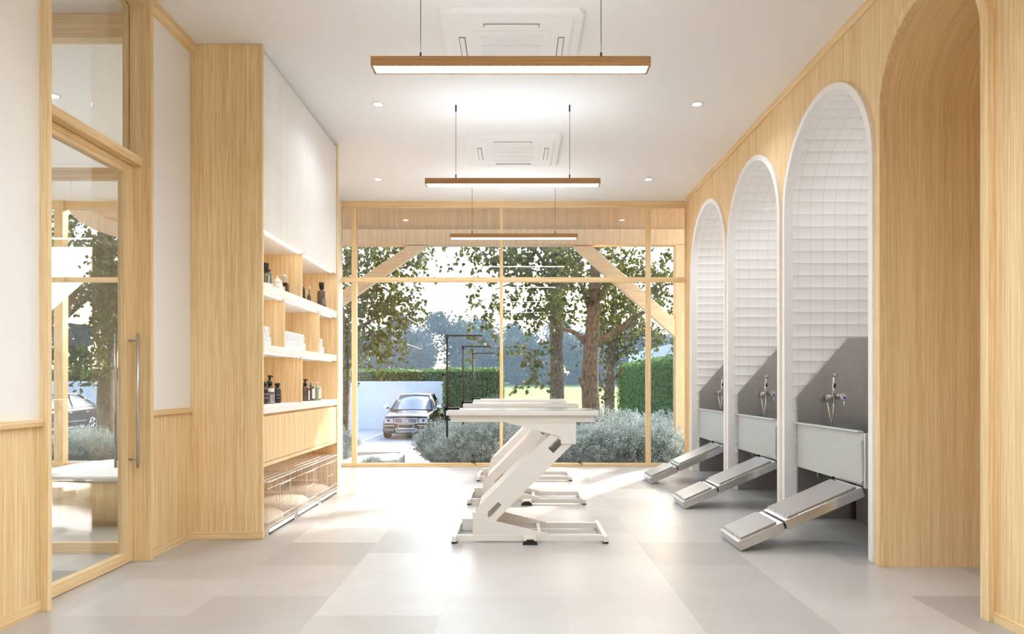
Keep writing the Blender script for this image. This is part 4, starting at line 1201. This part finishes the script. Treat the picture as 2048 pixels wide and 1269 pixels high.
# tree at the left side of the window
tree('garden_tree', 'slim leaning tree seen beside the tall cupboard at the left of the window', at(684, 930, 13.4),
     pts([(682, 930), (684, 850), (688, 770), (690, 700), (682, 640), (664, 560), (640, 440)], 13.4), [0.16, 0.14, 0.125, 0.11, 0.10, 0.08, 0.06],
     [(pts([(689, 705), (712, 660), (745, 640), (790, 622)], 13.4, -0.2), 0.055, 0.015), (pts([(686, 660), (672, 600), (690, 540), (720, 480)], 13.4, 0.2), 0.06, 0.02),
      (pts([(690, 735), (710, 726), (730, 728), (760, 742)], 13.4, -0.15), 0.03, 0.01), (pts([(730, 650), (770, 690), (800, 702)], 13.2), 0.02, 0.008)],
     [(at(700, 520, 13.5), (0.75, 0.9, 0.65), 0.30), (at(765, 610, 13.2), (0.72, 0.8, 0.50), 0.30), (at(790, 520, 13.3), (0.65, 0.7, 0.55), 0.14), (at(740, 690, 13.2), (0.62, 0.6, 0.30), 0.15),
      (at(670, 620, 13.6), (0.4, 0.6, 0.9), 0.2), (at(850, 490, 13.3), (0.55, 0.7, 0.35), 0.05), (at(600, 480, 13.6), (0.9, 0.8, 0.8), 0.12), (at(690, 720, 13.2), (0.3, 0.4, 0.5), 0.05)], 5200, 11)
# the three trunks right of the window centre
tree('garden_tree', 'thick straight trunked tree just right of the window centre bar', at(1113, 840, 16.0),
     pts([(1114, 860), (1114, 780), (1113, 690), (1114, 600), (1116, 480), (1118, 360)], 16.0), [0.19, 0.165, 0.16, 0.16, 0.15, 0.12],
     [(pts([(1112, 600), (1080, 570), (1040, 560), (990, 580)], 16.0, -0.3), 0.06, 0.012), (pts([(1110, 560), (1070, 500), (1010, 470)], 16.0, -0.3), 0.06, 0.015),
      (pts([(1112, 700), (1085, 712), (1050, 695)], 16.0, -0.3), 0.02, 0.006), (pts([(1116, 540), (1150, 500), (1190, 440)], 16.0), 0.06, 0.02)],
     [(at(1090, 520, 15.8), (0.9, 0.9, 0.75), 0.30), (at(1010, 510, 15.4), (0.75, 0.7, 0.42), 0.12), (at(985, 600, 15.2), (0.42, 0.5, 0.60), 0.07), (at(1080, 610, 15.6), (0.62, 0.6, 0.5), 0.12), (at(950, 480, 15.0), (0.7, 0.6, 0.20), 0.05),
      (at(1066, 705, 15.3), (0.35, 0.3, 0.34), 0.04), (at(1070, 760, 15.4), (0.30, 0.3, 0.18), 0.025), (at(1160, 500, 16.4), (0.7, 0.7, 0.8), 0.18), (at(975, 690, 15.0), (0.38, 0.3, 0.14), 0.018)], 5200, 23, Lf=0.125)
tree('garden_tree', 'forked tree with a sawn stub behind the grooming table end', at(1182, 850, 13.0),
     pts([(1184, 900), (1183, 830), (1180, 780), (1180, 730), (1183, 690), (1187, 630), (1190, 560), (1194, 440)], 13.0), [0.20, 0.175, 0.16, 0.15, 0.145, 0.12, 0.10, 0.07],
     [(pts([(1181, 700), (1165, 678), (1148, 664), (1110, 655), (1085, 640)], 13.0), 0.07, 0.012), (pts([(1186, 692), (1212, 676), (1245, 655), (1268, 634), (1310, 615)], 13.0), 0.085, 0.03),
      (pts([(1177, 785), (1167, 772), (1160, 755)], 12.9), 0.065, 0.05), (pts([(1187, 640), (1170, 590), (1150, 540)], 13.0), 0.06, 0.03), (pts([(1190, 610), (1220, 560), (1260, 500)], 13.0), 0.06, 0.02)],
     [(at(1200, 520, 13.2), (0.8, 0.9, 0.6), 0.26), (at(1270, 570, 13.0), (0.6, 0.7, 0.5), 0.17), (at(1145, 600, 13.3), (0.5, 0.6, 0.4), 0.10), (at(1320, 540, 12.9), (0.45, 0.6, 0.5), 0.09), (at(1335, 630, 12.8), (0.28, 0.4, 0.45), 0.05), (at(1225, 620, 13.6), (0.45, 0.6, 0.4), 0.12),
      (at(1290, 655, 13.2), (0.35, 0.5, 0.2), 0.04), (at(1332, 690, 12.8), (0.10, 0.2, 0.2), 0.012)], 4300, 37)
tree('garden_tree', 'thin many branched tree in front of the right hedge', at(1220, 850, 17.5),
     pts([(1219, 870), (1219, 800), (1221, 740), (1226, 690), (1228, 640), (1230, 560)], 17.5), [0.15, 0.13, 0.11, 0.09, 0.08, 0.05],
     [(pts([(1221, 735), (1240, 710), (1262, 690), (1290, 660)], 17.5), 0.06, 0.02), (pts([(1224, 700), (1205, 670), (1190, 640)], 17.5), 0.05, 0.02), (pts([(1220, 765), (1238, 748), (1250, 735)], 17.4), 0.05, 0.03),
      (pts([(1219, 790), (1204, 772), (1196, 745)], 17.5), 0.04, 0.015), (pts([(1227, 660), (1250, 620), (1280, 590)], 17.5), 0.05, 0.02)],
     [(at(1240, 640, 17.6), (0.9, 0.9, 0.55), 0.40), (at(1215, 690, 17.4), (0.6, 0.6, 0.42), 0.18), (at(1275, 660, 17.5), (0.6, 0.6, 0.25), 0.10), (at(1230, 560, 17.6), (1.2, 0.9, 0.7), 0.3), (at(1200, 770, 17.4), (0.2, 0.3, 0.5), 0.04)], 3600, 41, mat=LEAF_D, Lf=0.10)
# tree outside the lobby window
tree('garden_tree', 'leaning tree seen through the glass door in front of the second car', at(214, 900, 13.6),
     pts([(216, 920), (214, 860), (212, 800), (214, 740), (220, 680), (222, 620), (216, 540), (205, 430)], 13.6), [0.20, 0.175, 0.165, 0.155, 0.15, 0.15, 0.13, 0.10],
     [(pts([(214, 735), (205, 700), (190, 670), (165, 650)], 13.6, -0.2), 0.09, 0.03), (pts([(220, 660), (245, 640), (275, 600)], 13.6, -0.2), 0.08, 0.03), (pts([(218, 600), (180, 560), (140, 520)], 13.6, -0.2), 0.07, 0.02)],
     [(at(170, 620, 13.0), (0.85, 0.7, 0.75), 0.35), (at(220, 560, 13.0), (0.8, 0.8, 0.8), 0.32), (at(130, 660, 13.2), (0.5, 0.5, 0.6), 0.14), (at(230, 470, 13.2), (0.8, 0.8, 0.6), 0.22), (at(110, 470, 13.4), (0.6, 0.6, 0.35), 0.06), (at(160, 715, 13.0), (0.5, 0.4, 0.25), 0.06), (at(300, 560, 13.4), (0.8, 0.8, 0.9), 0.15)], 6000, 53, Lf=0.12)

# ------------------------------------------------------------------ silver shrubs in the bed
def shrub_mesh(name, seed, nst, h, r):
    rg = random.Random(seed)
    st = MB(); lf = MB()
    for _ in range(nst):
        a = rg.uniform(0, 2 * pi); q = r * sqrt(rg.random())
        tip = V((q * cos(a), q * sin(a), h * (1 - 0.45 * (q / r) ** 2) * rg.uniform(0.72, 1.08)))
        b0 = V((q * 0.35 * cos(a), q * 0.35 * sin(a), 0.0))
        mid = b0.lerp(tip, 0.5) + V((cos(a), sin(a), 0)) * 0.04
        st.tube([b0, mid, tip], [0.003, 0.002, 0.001], 3, caps=False)
        for i in range(32):
            f = 1 - (i / 32.0) ** 1.2 * 0.75
            p = (mid.lerp(tip, (f - 0.5) * 2) if f > 0.5 else b0.lerp(mid, f * 2)) + rnd_dir(rg) * 0.028
            d = ((tip - mid).normalized() * 0.35 + rnd_dir(rg)).normalized()
            leaf(lf, p, d, rnd_dir(rg), rg.uniform(0.026, 0.048), rg.uniform(0.011, 0.018), 1)
    return st, lf
TWIG = plain('grey green twigs', (120, 122, 108), 0.9, noise=0.1)
protos = []
for i, (h_, r_) in enumerate(((0.80, 0.52), (0.74, 0.58), (0.66, 0.50))):
    t = thing('silver_shrub', 'silver leaved shrub in the bed outside the big window', 'shrub', (0, 0, 0), 'silver shrubs in the bed outside the big window')
    a, b_ = shrub_mesh('s', 100 + i, 460, h_, r_)
    obj('stems', a, TWIG, t); obj('foliage', b_, SILVER, t, recalc=False)
    protos.append(t)
rg = random.Random(5)
spots = []
for (y, x0, x1, dx) in ((9.95, -0.55, 2.1, 0.66), (10.6, -1.0, 2.9, 0.70), (11.4, -1.05, 3.3, 0.74), (12.4, -0.75, 3.6, 0.78), (13.4, 0.3, 3.9, 0.85)):
    x = x0
    while x <= x1:
        q = (x + rg.uniform(-0.12, 0.12), y + rg.uniform(-0.15, 0.15), rg.uniform(0, 6.28), rg.uniform(0.88, 1.12)); x += dx
        if sqrt((q[0] - 2.51) ** 2 + (q[1] - 10.54) ** 2) > 0.72: spots.append(q)
for i, (x, y, a, s_) in enumerate(spots):
    o = protos[i] if i < 3 else copy_tree(protos[i % 3])
    o.location = (x, y, -0.24); o.rotation_euler = (0, 0, a); o.scale = (s_, s_, s_ * (1.0 if y < 12 else 1.08))
for i, (x, y, s_) in enumerate(((-2.75, 10.2, 0.62), (-3.0, 11.5, 0.72), (-2.04, 9.80, 0.40))):
    o = copy_tree(protos[i], label='silver leaved shrub by the white kerb corner at the left of the window', group='shrubs by the white kerb corner')
    o.location = (x, y, -0.16 if i < 2 else -0.20); o.scale = (s_, s_, s_); o.rotation_euler = (0, 0, i * 2.0)
k = 0
for (x, y, s_) in ((-6.15, 9.95, 0.70), (-5.55, 10.0, 0.62), (-6.8, 10.1, 0.72), (-5.9, 10.7, 0.72), (-6.7, 10.9, 0.74), (-7.5, 10.6, 0.74), (-5.1, 10.6, 0.62), (-7.3, 11.5, 0.7), (-6.3, 11.6, 0.68)):
    o = copy_tree(protos[k % 3], label='silver leaved shrub in front of the tree outside the lobby window', group='shrubs outside the lobby window')
    o.location = (x, y, -0.14); o.scale = (s_, s_, s_); o.rotation_euler = (0, 0, k * 1.3); k += 1

# ------------------------------------------------------------------ hedges
def hedge(name, label, x0, x1, y0, y1, z0, z1, n, seed, Lf=0.07, faces='ABLRT'):
    rg = random.Random(seed)
    t = thing(name, label, 'hedge', ((x0 + x1) / 2, (y0 + y1) / 2, z0))
    e = 0.06
    obj('twig_core', MB().box(x0 + e, x1 - e, y0 + e, y1 - e, z0, z1 - e), HEDGE_IN, t)
    lf = MB()
    A = {'A': (x1 - x0) * (z1 - z0), 'L': (y1 - y0) * (z1 - z0), 'R': (y1 - y0) * (z1 - z0), 'T': (x1 - x0) * (y1 - y0)}
    A = {k_: v for k_, v in A.items() if k_ in faces}
    tot = sum(A.values())
    for k_, ar in A.items():
        for _ in range(int(n * ar / tot)):
            u, w = rg.random(), rg.random(); d = rg.uniform(-0.09, 0.06)
            p = {'A': V((x0 + u * (x1 - x0), y0 - d, z0 + w * (z1 - z0))), 'L': V((x0 - d, y0 + u * (y1 - y0), z0 + w * (z1 - z0))),
                 'R': V((x1 + d, y0 + u * (y1 - y0), z0 + w * (z1 - z0))), 'T': V((x0 + u * (x1 - x0), y0 + w * (y1 - y0), z1 + d))}[k_]
            nrm = {'A': V((0, -1, 0)), 'L': V((-1, 0, 0)), 'R': V((1, 0, 0)), 'T': V((0, 0, 1))}[k_]
            leaf(lf, p, (rnd_dir(rg) + nrm * 0.5).normalized(), rnd_dir(rg), Lf * rg.uniform(0.7, 1.2), Lf * rg.uniform(0.5, 0.8))
    obj('foliage', lf, HEDGE_M, t, recalc=False)
hedge('clipped_hedge', 'clipped hedge showing above the white yard wall', -26, -3.0, 29.75, 30.7, ZG, 1.62, 26000, 61, 0.085, 'AT')
hedge('clipped_hedge', 'dense block of hedge beside the parked car and the field', -2.72, -0.55, 26.0, 28.2, ZG, 1.60, 15000, 62, 0.065, 'ALRT')
hedge('clipped_hedge', 'tall hedge running along the white side wall at the right', 4.45, 5.30, 15.0, 30.0, ZG, 1.84, 26000, 63, 0.07, 'ALT')

# ------------------------------------------------------------------ far trees across the field
def far_tree(seed, h, r):
    rg = random.Random(seed)
    t = thing('distant_tree', 'dark hazy tree in the wood across the field', 'tree', (0, 0, ZG), 'trees of the wood across the field')
    obj('trunk', MB().tube([(0, 0, ZG), (0, 0, ZG + h * 0.6)], [0.35, 0.15], 6), BARK, t)
    lf = MB()
    blobs = [(V((0, 0, h * 0.62)), V((r, r, h * 0.40)))] + [(V((rg.uniform(-0.7, 0.7) * r, rg.uniform(-0.7, 0.7) * r, h * rg.uniform(0.15, 0.85))), V((r * 0.55, r * 0.55, h * 0.17))) for _ in range(7)] + [(V((rg.uniform(-0.8, 0.8) * r, rg.uniform(-0.5, 0.5) * r, 1.0)), V((r * 0.75, r * 0.6, 1.5))) for _ in range(2)]
    for (c, q) in blobs:
        for _ in range(760):
            u = rnd_dir(rg) * rg.uniform(0.45, 1.06)
            p = c + V((u.x * q.x, u.y * q.y, u.z * q.z)) + V((0, 0, ZG))
            if p.z < ZG + 0.2: continue
            leaf(lf, p, rnd_dir(rg), rnd_dir(rg), rg.uniform(0.4, 0.7), rg.uniform(0.3, 0.55))
    obj('foliage', lf, FARLEAF, t, recalc=False)
    return t
far = [far_tree(71, 11.5, 3.4), far_tree(72, 12.5, 4.0), far_tree(73, 10.0, 3.2)]
rg = random.Random(9)
i = 0
for (y, x0, x1, dx) in ((95, -44, 34, 4.0), (104, -46, 38, 3.7)):
    x = x0
    while x <= x1:
        o = far[i] if i < 3 else copy_tree(far[i % 3])
        s_ = rg.uniform(0.56, 0.76) * (1.12 if y > 100 else 0.95)
        if -11 < x < -3: s_ *= 1.2
        yy = y + rg.uniform(-3, 3)
        o.location = (x + rg.uniform(-1.5, 1.5), yy, ZG - 0.05 + (2.05 - ZG) * (yy - 29.3) / 110.7); o.scale = (s_, s_, s_); o.rotation_euler = (0, 0, rg.uniform(0, 6.28))
        x += dx; i += 1
# morning haze over the field
hz = MB().box(-90, 70, 56, 112, -0.6, 18)
ho = obj('haze', hz, GLASS, loc=(0, 70, 0))
tag(ho, 'pale blue haze hanging over the field and wood', 'haze', kind='stuff')
hm = bpy.data.materials.new('thin haze'); hm.use_nodes = True
hn = hm.node_tree; hn.nodes.clear()
vo = hn.nodes.new('ShaderNodeOutputMaterial'); vs_ = hn.nodes.new('ShaderNodeVolumeScatter')
vs_.inputs['Color'].default_value = (0.50, 0.72, 1.0, 1); vs_.inputs['Density'].default_value = 0.0045; vs_.inputs['Anisotropy'].default_value = 0.0
hn.links.new(vs_.outputs['Volume'], vo.inputs['Volume'])
ho.data.materials[0] = hm
# ------------------------------------------------------------------ cars
CARP = plain('black car paint', (16, 16, 19), 0.22, 0.0, noise=0.0, coat=0.35)
CARG = plain('car window glass', (150, 156, 164), 0.05, 0.0, noise=0.0, coat=1.0)
CARL = plain('headlamp lens', (176, 180, 190), 0.15, 0.2, noise=0.02)
TYRE = plain('tyre rubber', (34, 33, 33), 0.85)
MESHG = plain('grey radiator mesh', (110, 112, 120), 0.4, 0.6, noise=0.1, scale=80)
BRIGHT = plain('bright trim', (226, 226, 228), 0.16, 0.95, noise=0.0)
def make_car():
    x0c, yf = -3.78, 23.7
    t = thing('car', 'black parked sedan facing the window, seen from the front beside the hedge', 'car', (x0c, yf + 2.4, ZG), 'black sedans parked in the yard')
    def C(x, y, z): return (x0c + x, yf + y, ZG + z)
    #        y     zb    zt    wmid  wtop
    st = [(0.00, 0.30, 0.60, 0.60, 0.52), (0.05, 0.22, 0.70, 0.72, 0.64), (0.16, 0.19, 0.735, 0.80, 0.70), (0.45, 0.19, 0.78, 0.86, 0.74), (0.9, 0.19, 0.83, 0.88, 0.76), (1.35, 0.19, 0.89, 0.885, 0.79),
          (2.4, 0.19, 0.92, 0.89, 0.80), (3.6, 0.19, 0.95, 0.885, 0.78), (4.2, 0.21, 0.95, 0.86, 0.74), (4.62, 0.26, 0.93, 0.80, 0.68), (4.76, 0.30, 0.88, 0.74, 0.62), (4.80, 0.36, 0.78, 0.68, 0.58)]
    mb = MB(); N = 15
    for (y, zb, zt, wm, wt) in st:
        half = [(wm * 0.80, zb), (wm * 0.95, zb + 0.05), (wm, zb + (zt - zb) * 0.35), (wm * 0.985, zb + (zt - zb) * 0.62), (wm * 0.96, zb + (zt - zb) * 0.82), (wt + (wm - wt) * 0.5, zt - 0.02), (wt, zt)]
        ring = [(-a, b_) for (a, b_) in half] + [(0.0, zt + 0.025)] + [(a, b_) for (a, b_) in reversed(half)]
        mb.v += [C(a, y, b_) for (a, b_) in ring]
    for i in range(len(st) - 1):
        for k in range(N):
            k2 = (k + 1) % N
            mb.f.append((i * N + k, i * N + k2, (i + 1) * N + k2, (i + 1) * N + k)); mb.sm.append(True)
    mb.f.append(tuple(range(N))); mb.sm.append(False)
    mb.f.append(tuple(range((len(st) - 1) * N, len(st) * N))); mb.sm.append(False)
    body = obj('body', mb, CARP, t)
    # greenhouse
    gh = [(1.30, 0.895, 0.74, 0.905, 0.70), (1.75, 0.92, 0.75, 1.18, 0.62), (2.12, 0.92, 0.76, 1.375, 0.545), (2.75, 0.92, 0.76, 1.415, 0.53), (3.35, 0.93, 0.75, 1.385, 0.53), (3.80, 0.94, 0.72, 1.20, 0.58), (4.22, 0.945, 0.68, 0.965, 0.64)]
    mb = MB()
    for (y, zl, wl, zu, wu) in gh:
        mb.v += [C(-wl, y, zl), C(-wu, y, zu), C(0, y, zu + 0.012), C(wu, y, zu), C(wl, y, zl)]
    for i in range(len(gh) - 1):
        for k in range(4):
            mb.f.append((i * 5 + k, i * 5 + k + 1, (i + 1) * 5 + k + 1, (i + 1) * 5 + k)); mb.sm.append(True)
    obj('windows', mb, CARG, t)
    mb = MB()
    rf = [(2.06, 0.57, 1.350), (2.12, 0.565, 1.378), (2.75, 0.55, 1.42), (3.35, 0.55, 1.39), (3.42, 0.55, 1.36)]
    for (y, w, z) in rf:
        mb.v += [C(-w, y, z - 0.012), C(-w * 0.9, y, z + 0.010), C(0, y, z + 0.028), C(w * 0.9, y, z + 0.010), C(w, y, z - 0.012)]
    for i in range(len(rf) - 1):
        for k in range(4):
            mb.f.append((i * 5 + k, i * 5 + k + 1, (i + 1) * 5 + k + 1, (i + 1) * 5 + k)); mb.sm.append(True)
    obj('roof', mb, CARP, t)
    for s in (-1, 1):
        obj('roof_pillar', MB().tube([C(s * 0.745, 1.30, 0.90), C(s * 0.63, 1.75, 1.18), C(s * 0.56, 2.10, 1.365)], 0.028, 8), CARP, t)
        obj('roof_pillar', MB().tube([C(s * 0.545, 3.35, 1.375), C(s * 0.60, 3.80, 1.20), C(s * 0.66, 4.22, 0.97)], 0.045, 8), CARP, t)
        obj('door_pillar', MB().tube([C(s * 0.765, 2.72, 0.93), C(s * 0.545, 2.78, 1.40)], 0.03, 8), CARP, t)
        obj('window_trim', MB().tube([C(s * 0.77, 1.35, 0.925), C(s * 0.785, 2.4, 0.945), C(s * 0.765, 3.6, 0.965), C(s * 0.70, 4.12, 0.97), C(s * 0.625, 3.80, 1.215), C(s * 0.565, 3.35, 1.385), C(s * 0.56, 2.75, 1.415), C(s * 0.572, 2.12, 1.375), C(s * 0.65, 1.75, 1.19)], 0.010, 6), BRIGHT, t)
        obj('side_strip', MB().box(x0c + s * 0.885 - 0.012, x0c + s * 0.885 + 0.012, yf + 1.25, yf + 3.35, ZG + 0.47, ZG + 0.50), BRIGHT, t)
        obj('sill_strip', MB().box(x0c + s * 0.86 - 0.012, x0c + s * 0.86 + 0.012, yf + 1.25, yf + 3.25, ZG + 0.245, ZG + 0.275), BRIGHT, t)
        for y in (2.35, 3.35):
            obj('door_handle', MB().box(x0c + s * 0.865 - 0.018, x0c + s * 0.865 + 0.018, yf + y, yf + y + 0.16, ZG + 0.765, ZG + 0.795), BRIGHT, t, bevel=0.005)
        m_ = obj('wing_mirror', MB().ball(C(s * 0.965, 1.55, 0.985), 0.11, 0.07, 0.075), BRIGHT, t)
        obj('mirror_stalk', MB().tube([C(s * 0.80, 1.55, 0.92), C(s * 0.90, 1.55, 0.95)], 0.018, 8), CARP, m_)
        hl = MB().prism([(x0c + s * 0.43, ZG + 0.535), (x0c + s * 0.43, ZG + 0.672), (x0c + s * 0.74, ZG + 0.672), (x0c + s * 0.75, ZG + 0.56), (x0c + s * 0.70, ZG + 0.535)], 'Y', yf - 0.012, yf + 0.20)
        h_ = obj('headlight', hl, CARL, t, bevel=0.01)
        obj('lamp_bulb', MB().lathe([(0.045, yf - 0.018), (0.045, yf - 0.008)], (x0c + s * 0.60, 0, ZG + 0.61), 16, axis='Y'), DKGLASS, h_)
        obj('lamp_trim', MB().box(x0c + s * 0.585 - 0.165, x0c + s * 0.585 + 0.165, yf - 0.016, yf - 0.006, ZG + 0.526, ZG + 0.542), BRIGHT, h_)
        obj('bumper_strip', MB().box(x0c + s * 0.58 - 0.17, x0c + s * 0.58 + 0.17, yf - 0.012, yf + 0.03, ZG + 0.445, ZG + 0.462), BRIGHT, t)
        obj('air_intake', MB().box(x0c + s * 0.58 - 0.15, x0c + s * 0.58 + 0.15, yf - 0.006, yf + 0.03, ZG + 0.27, ZG + 0.35), MESHG, t)
        for y in (0.93, 3.72):
            xw = x0c + s * 0.795
            w_ = obj('wheel', MB().lathe([(0.20, -0.11), (0.31, -0.11), (0.335, -0.07), (0.335, 0.07), (0.31, 0.11), (0.24, 0.112)], (xw, yf + y, ZG + 0.335), 28, axis='X'), TYRE, t)
            rim = MB().torus((xw + s * 0.108, yf + y, ZG + 0.335), 0.225, 0.018, 'X', 28, 8)
            for k in range(10):
                a = 2 * pi * (k // 2) / 5 + (0.13 if k % 2 else -0.13)
                rim.tube([(xw + s * 0.112, yf + y + 0.03 * cos(a), ZG + 0.335 + 0.03 * sin(a)), (xw + s * 0.106, yf + y + 0.22 * cos(a), ZG + 0.335 + 0.22 * sin(a))], [0.022, 0.016], 6)
            rim.lathe([(0.05, xw + s * 0.10), (0.045, xw + s * 0.12)], (0, yf + y, ZG + 0.335), 14, axis='X')
            obj('rim', rim, BRIGHT, w_)
    # radiator grille with its frame and four linked rings
    fr_ = MB()
    for (x0_, x1_, z0_, z1_) in ((-0.40, 0.40, 0.665, 0.682), (-0.39, 0.39, 0.515, 0.532), (-0.40, -0.378, 0.515, 0.682), (0.378, 0.40, 0.515, 0.682)):
        fr_.box(x0c + x0_, x0c + x1_, yf - 0.035, yf + 0.05, ZG + z0_, ZG + z1_)
    g = obj('grille', MB().box(x0c - 0.385, x0c + 0.385, yf - 0.018, yf + 0.05, ZG + 0.525, ZG + 0.672), MESHG, t)
    obj('grille_frame', fr_, BRIGHT, g)
    rg_ = MB()
    for k in range(4):
        rg_.torus((x0c - 0.0975 + 0.065 * k, yf - 0.030, ZG + 0.598), 0.043, 0.0085, 'Y', 22, 6)
    obj('ring_emblem', rg_, BRIGHT, g)
    pf = MB()
    for (x0_, x1_, z0_, z1_) in ((-0.27, 0.27, 0.478, 0.487), (-0.27, 0.27, 0.368, 0.377), (-0.27, -0.258, 0.368, 0.487), (0.258, 0.27, 0.368, 0.487)):
        pf.box(x0c + x0_, x0c + x1_, yf - 0.022, yf + 0.02, ZG + z0_, ZG + z1_)
    obj('plate_frame', pf, BRIGHT, t)
    lg = obj('lower_grille', MB().prism([(x0c - 0.37, ZG + 0.355), (x0c + 0.37, ZG + 0.355), (x0c + 0.32, ZG + 0.255), (x0c - 0.32, ZG + 0.255)], 'Y', yf - 0.01, yf + 0.05), MESHG, t)
    lf_ = MB()
    for (a, b_) in (((-0.37, 0.355), (0.37, 0.355)), ((0.37, 0.355), (0.33, 0.25)), ((0.33, 0.25), (-0.33, 0.25)), ((-0.33, 0.25), (-0.37, 0.355))):
        lf_.tube([C(a[0], -0.012, a[1]), C(b_[0], -0.012, b_[1])], 0.011, 6)
    obj('lower_grille_frame', lf_, BRIGHT, lg)
    return t
car = make_car()
car.scale = (1.0, 1.0, 1.10)
copy_tree(car, Vector(car.location) + Vector((-13.6, -0.55, 0)), 'black parked sedan seen side on through the glass door behind the tree')
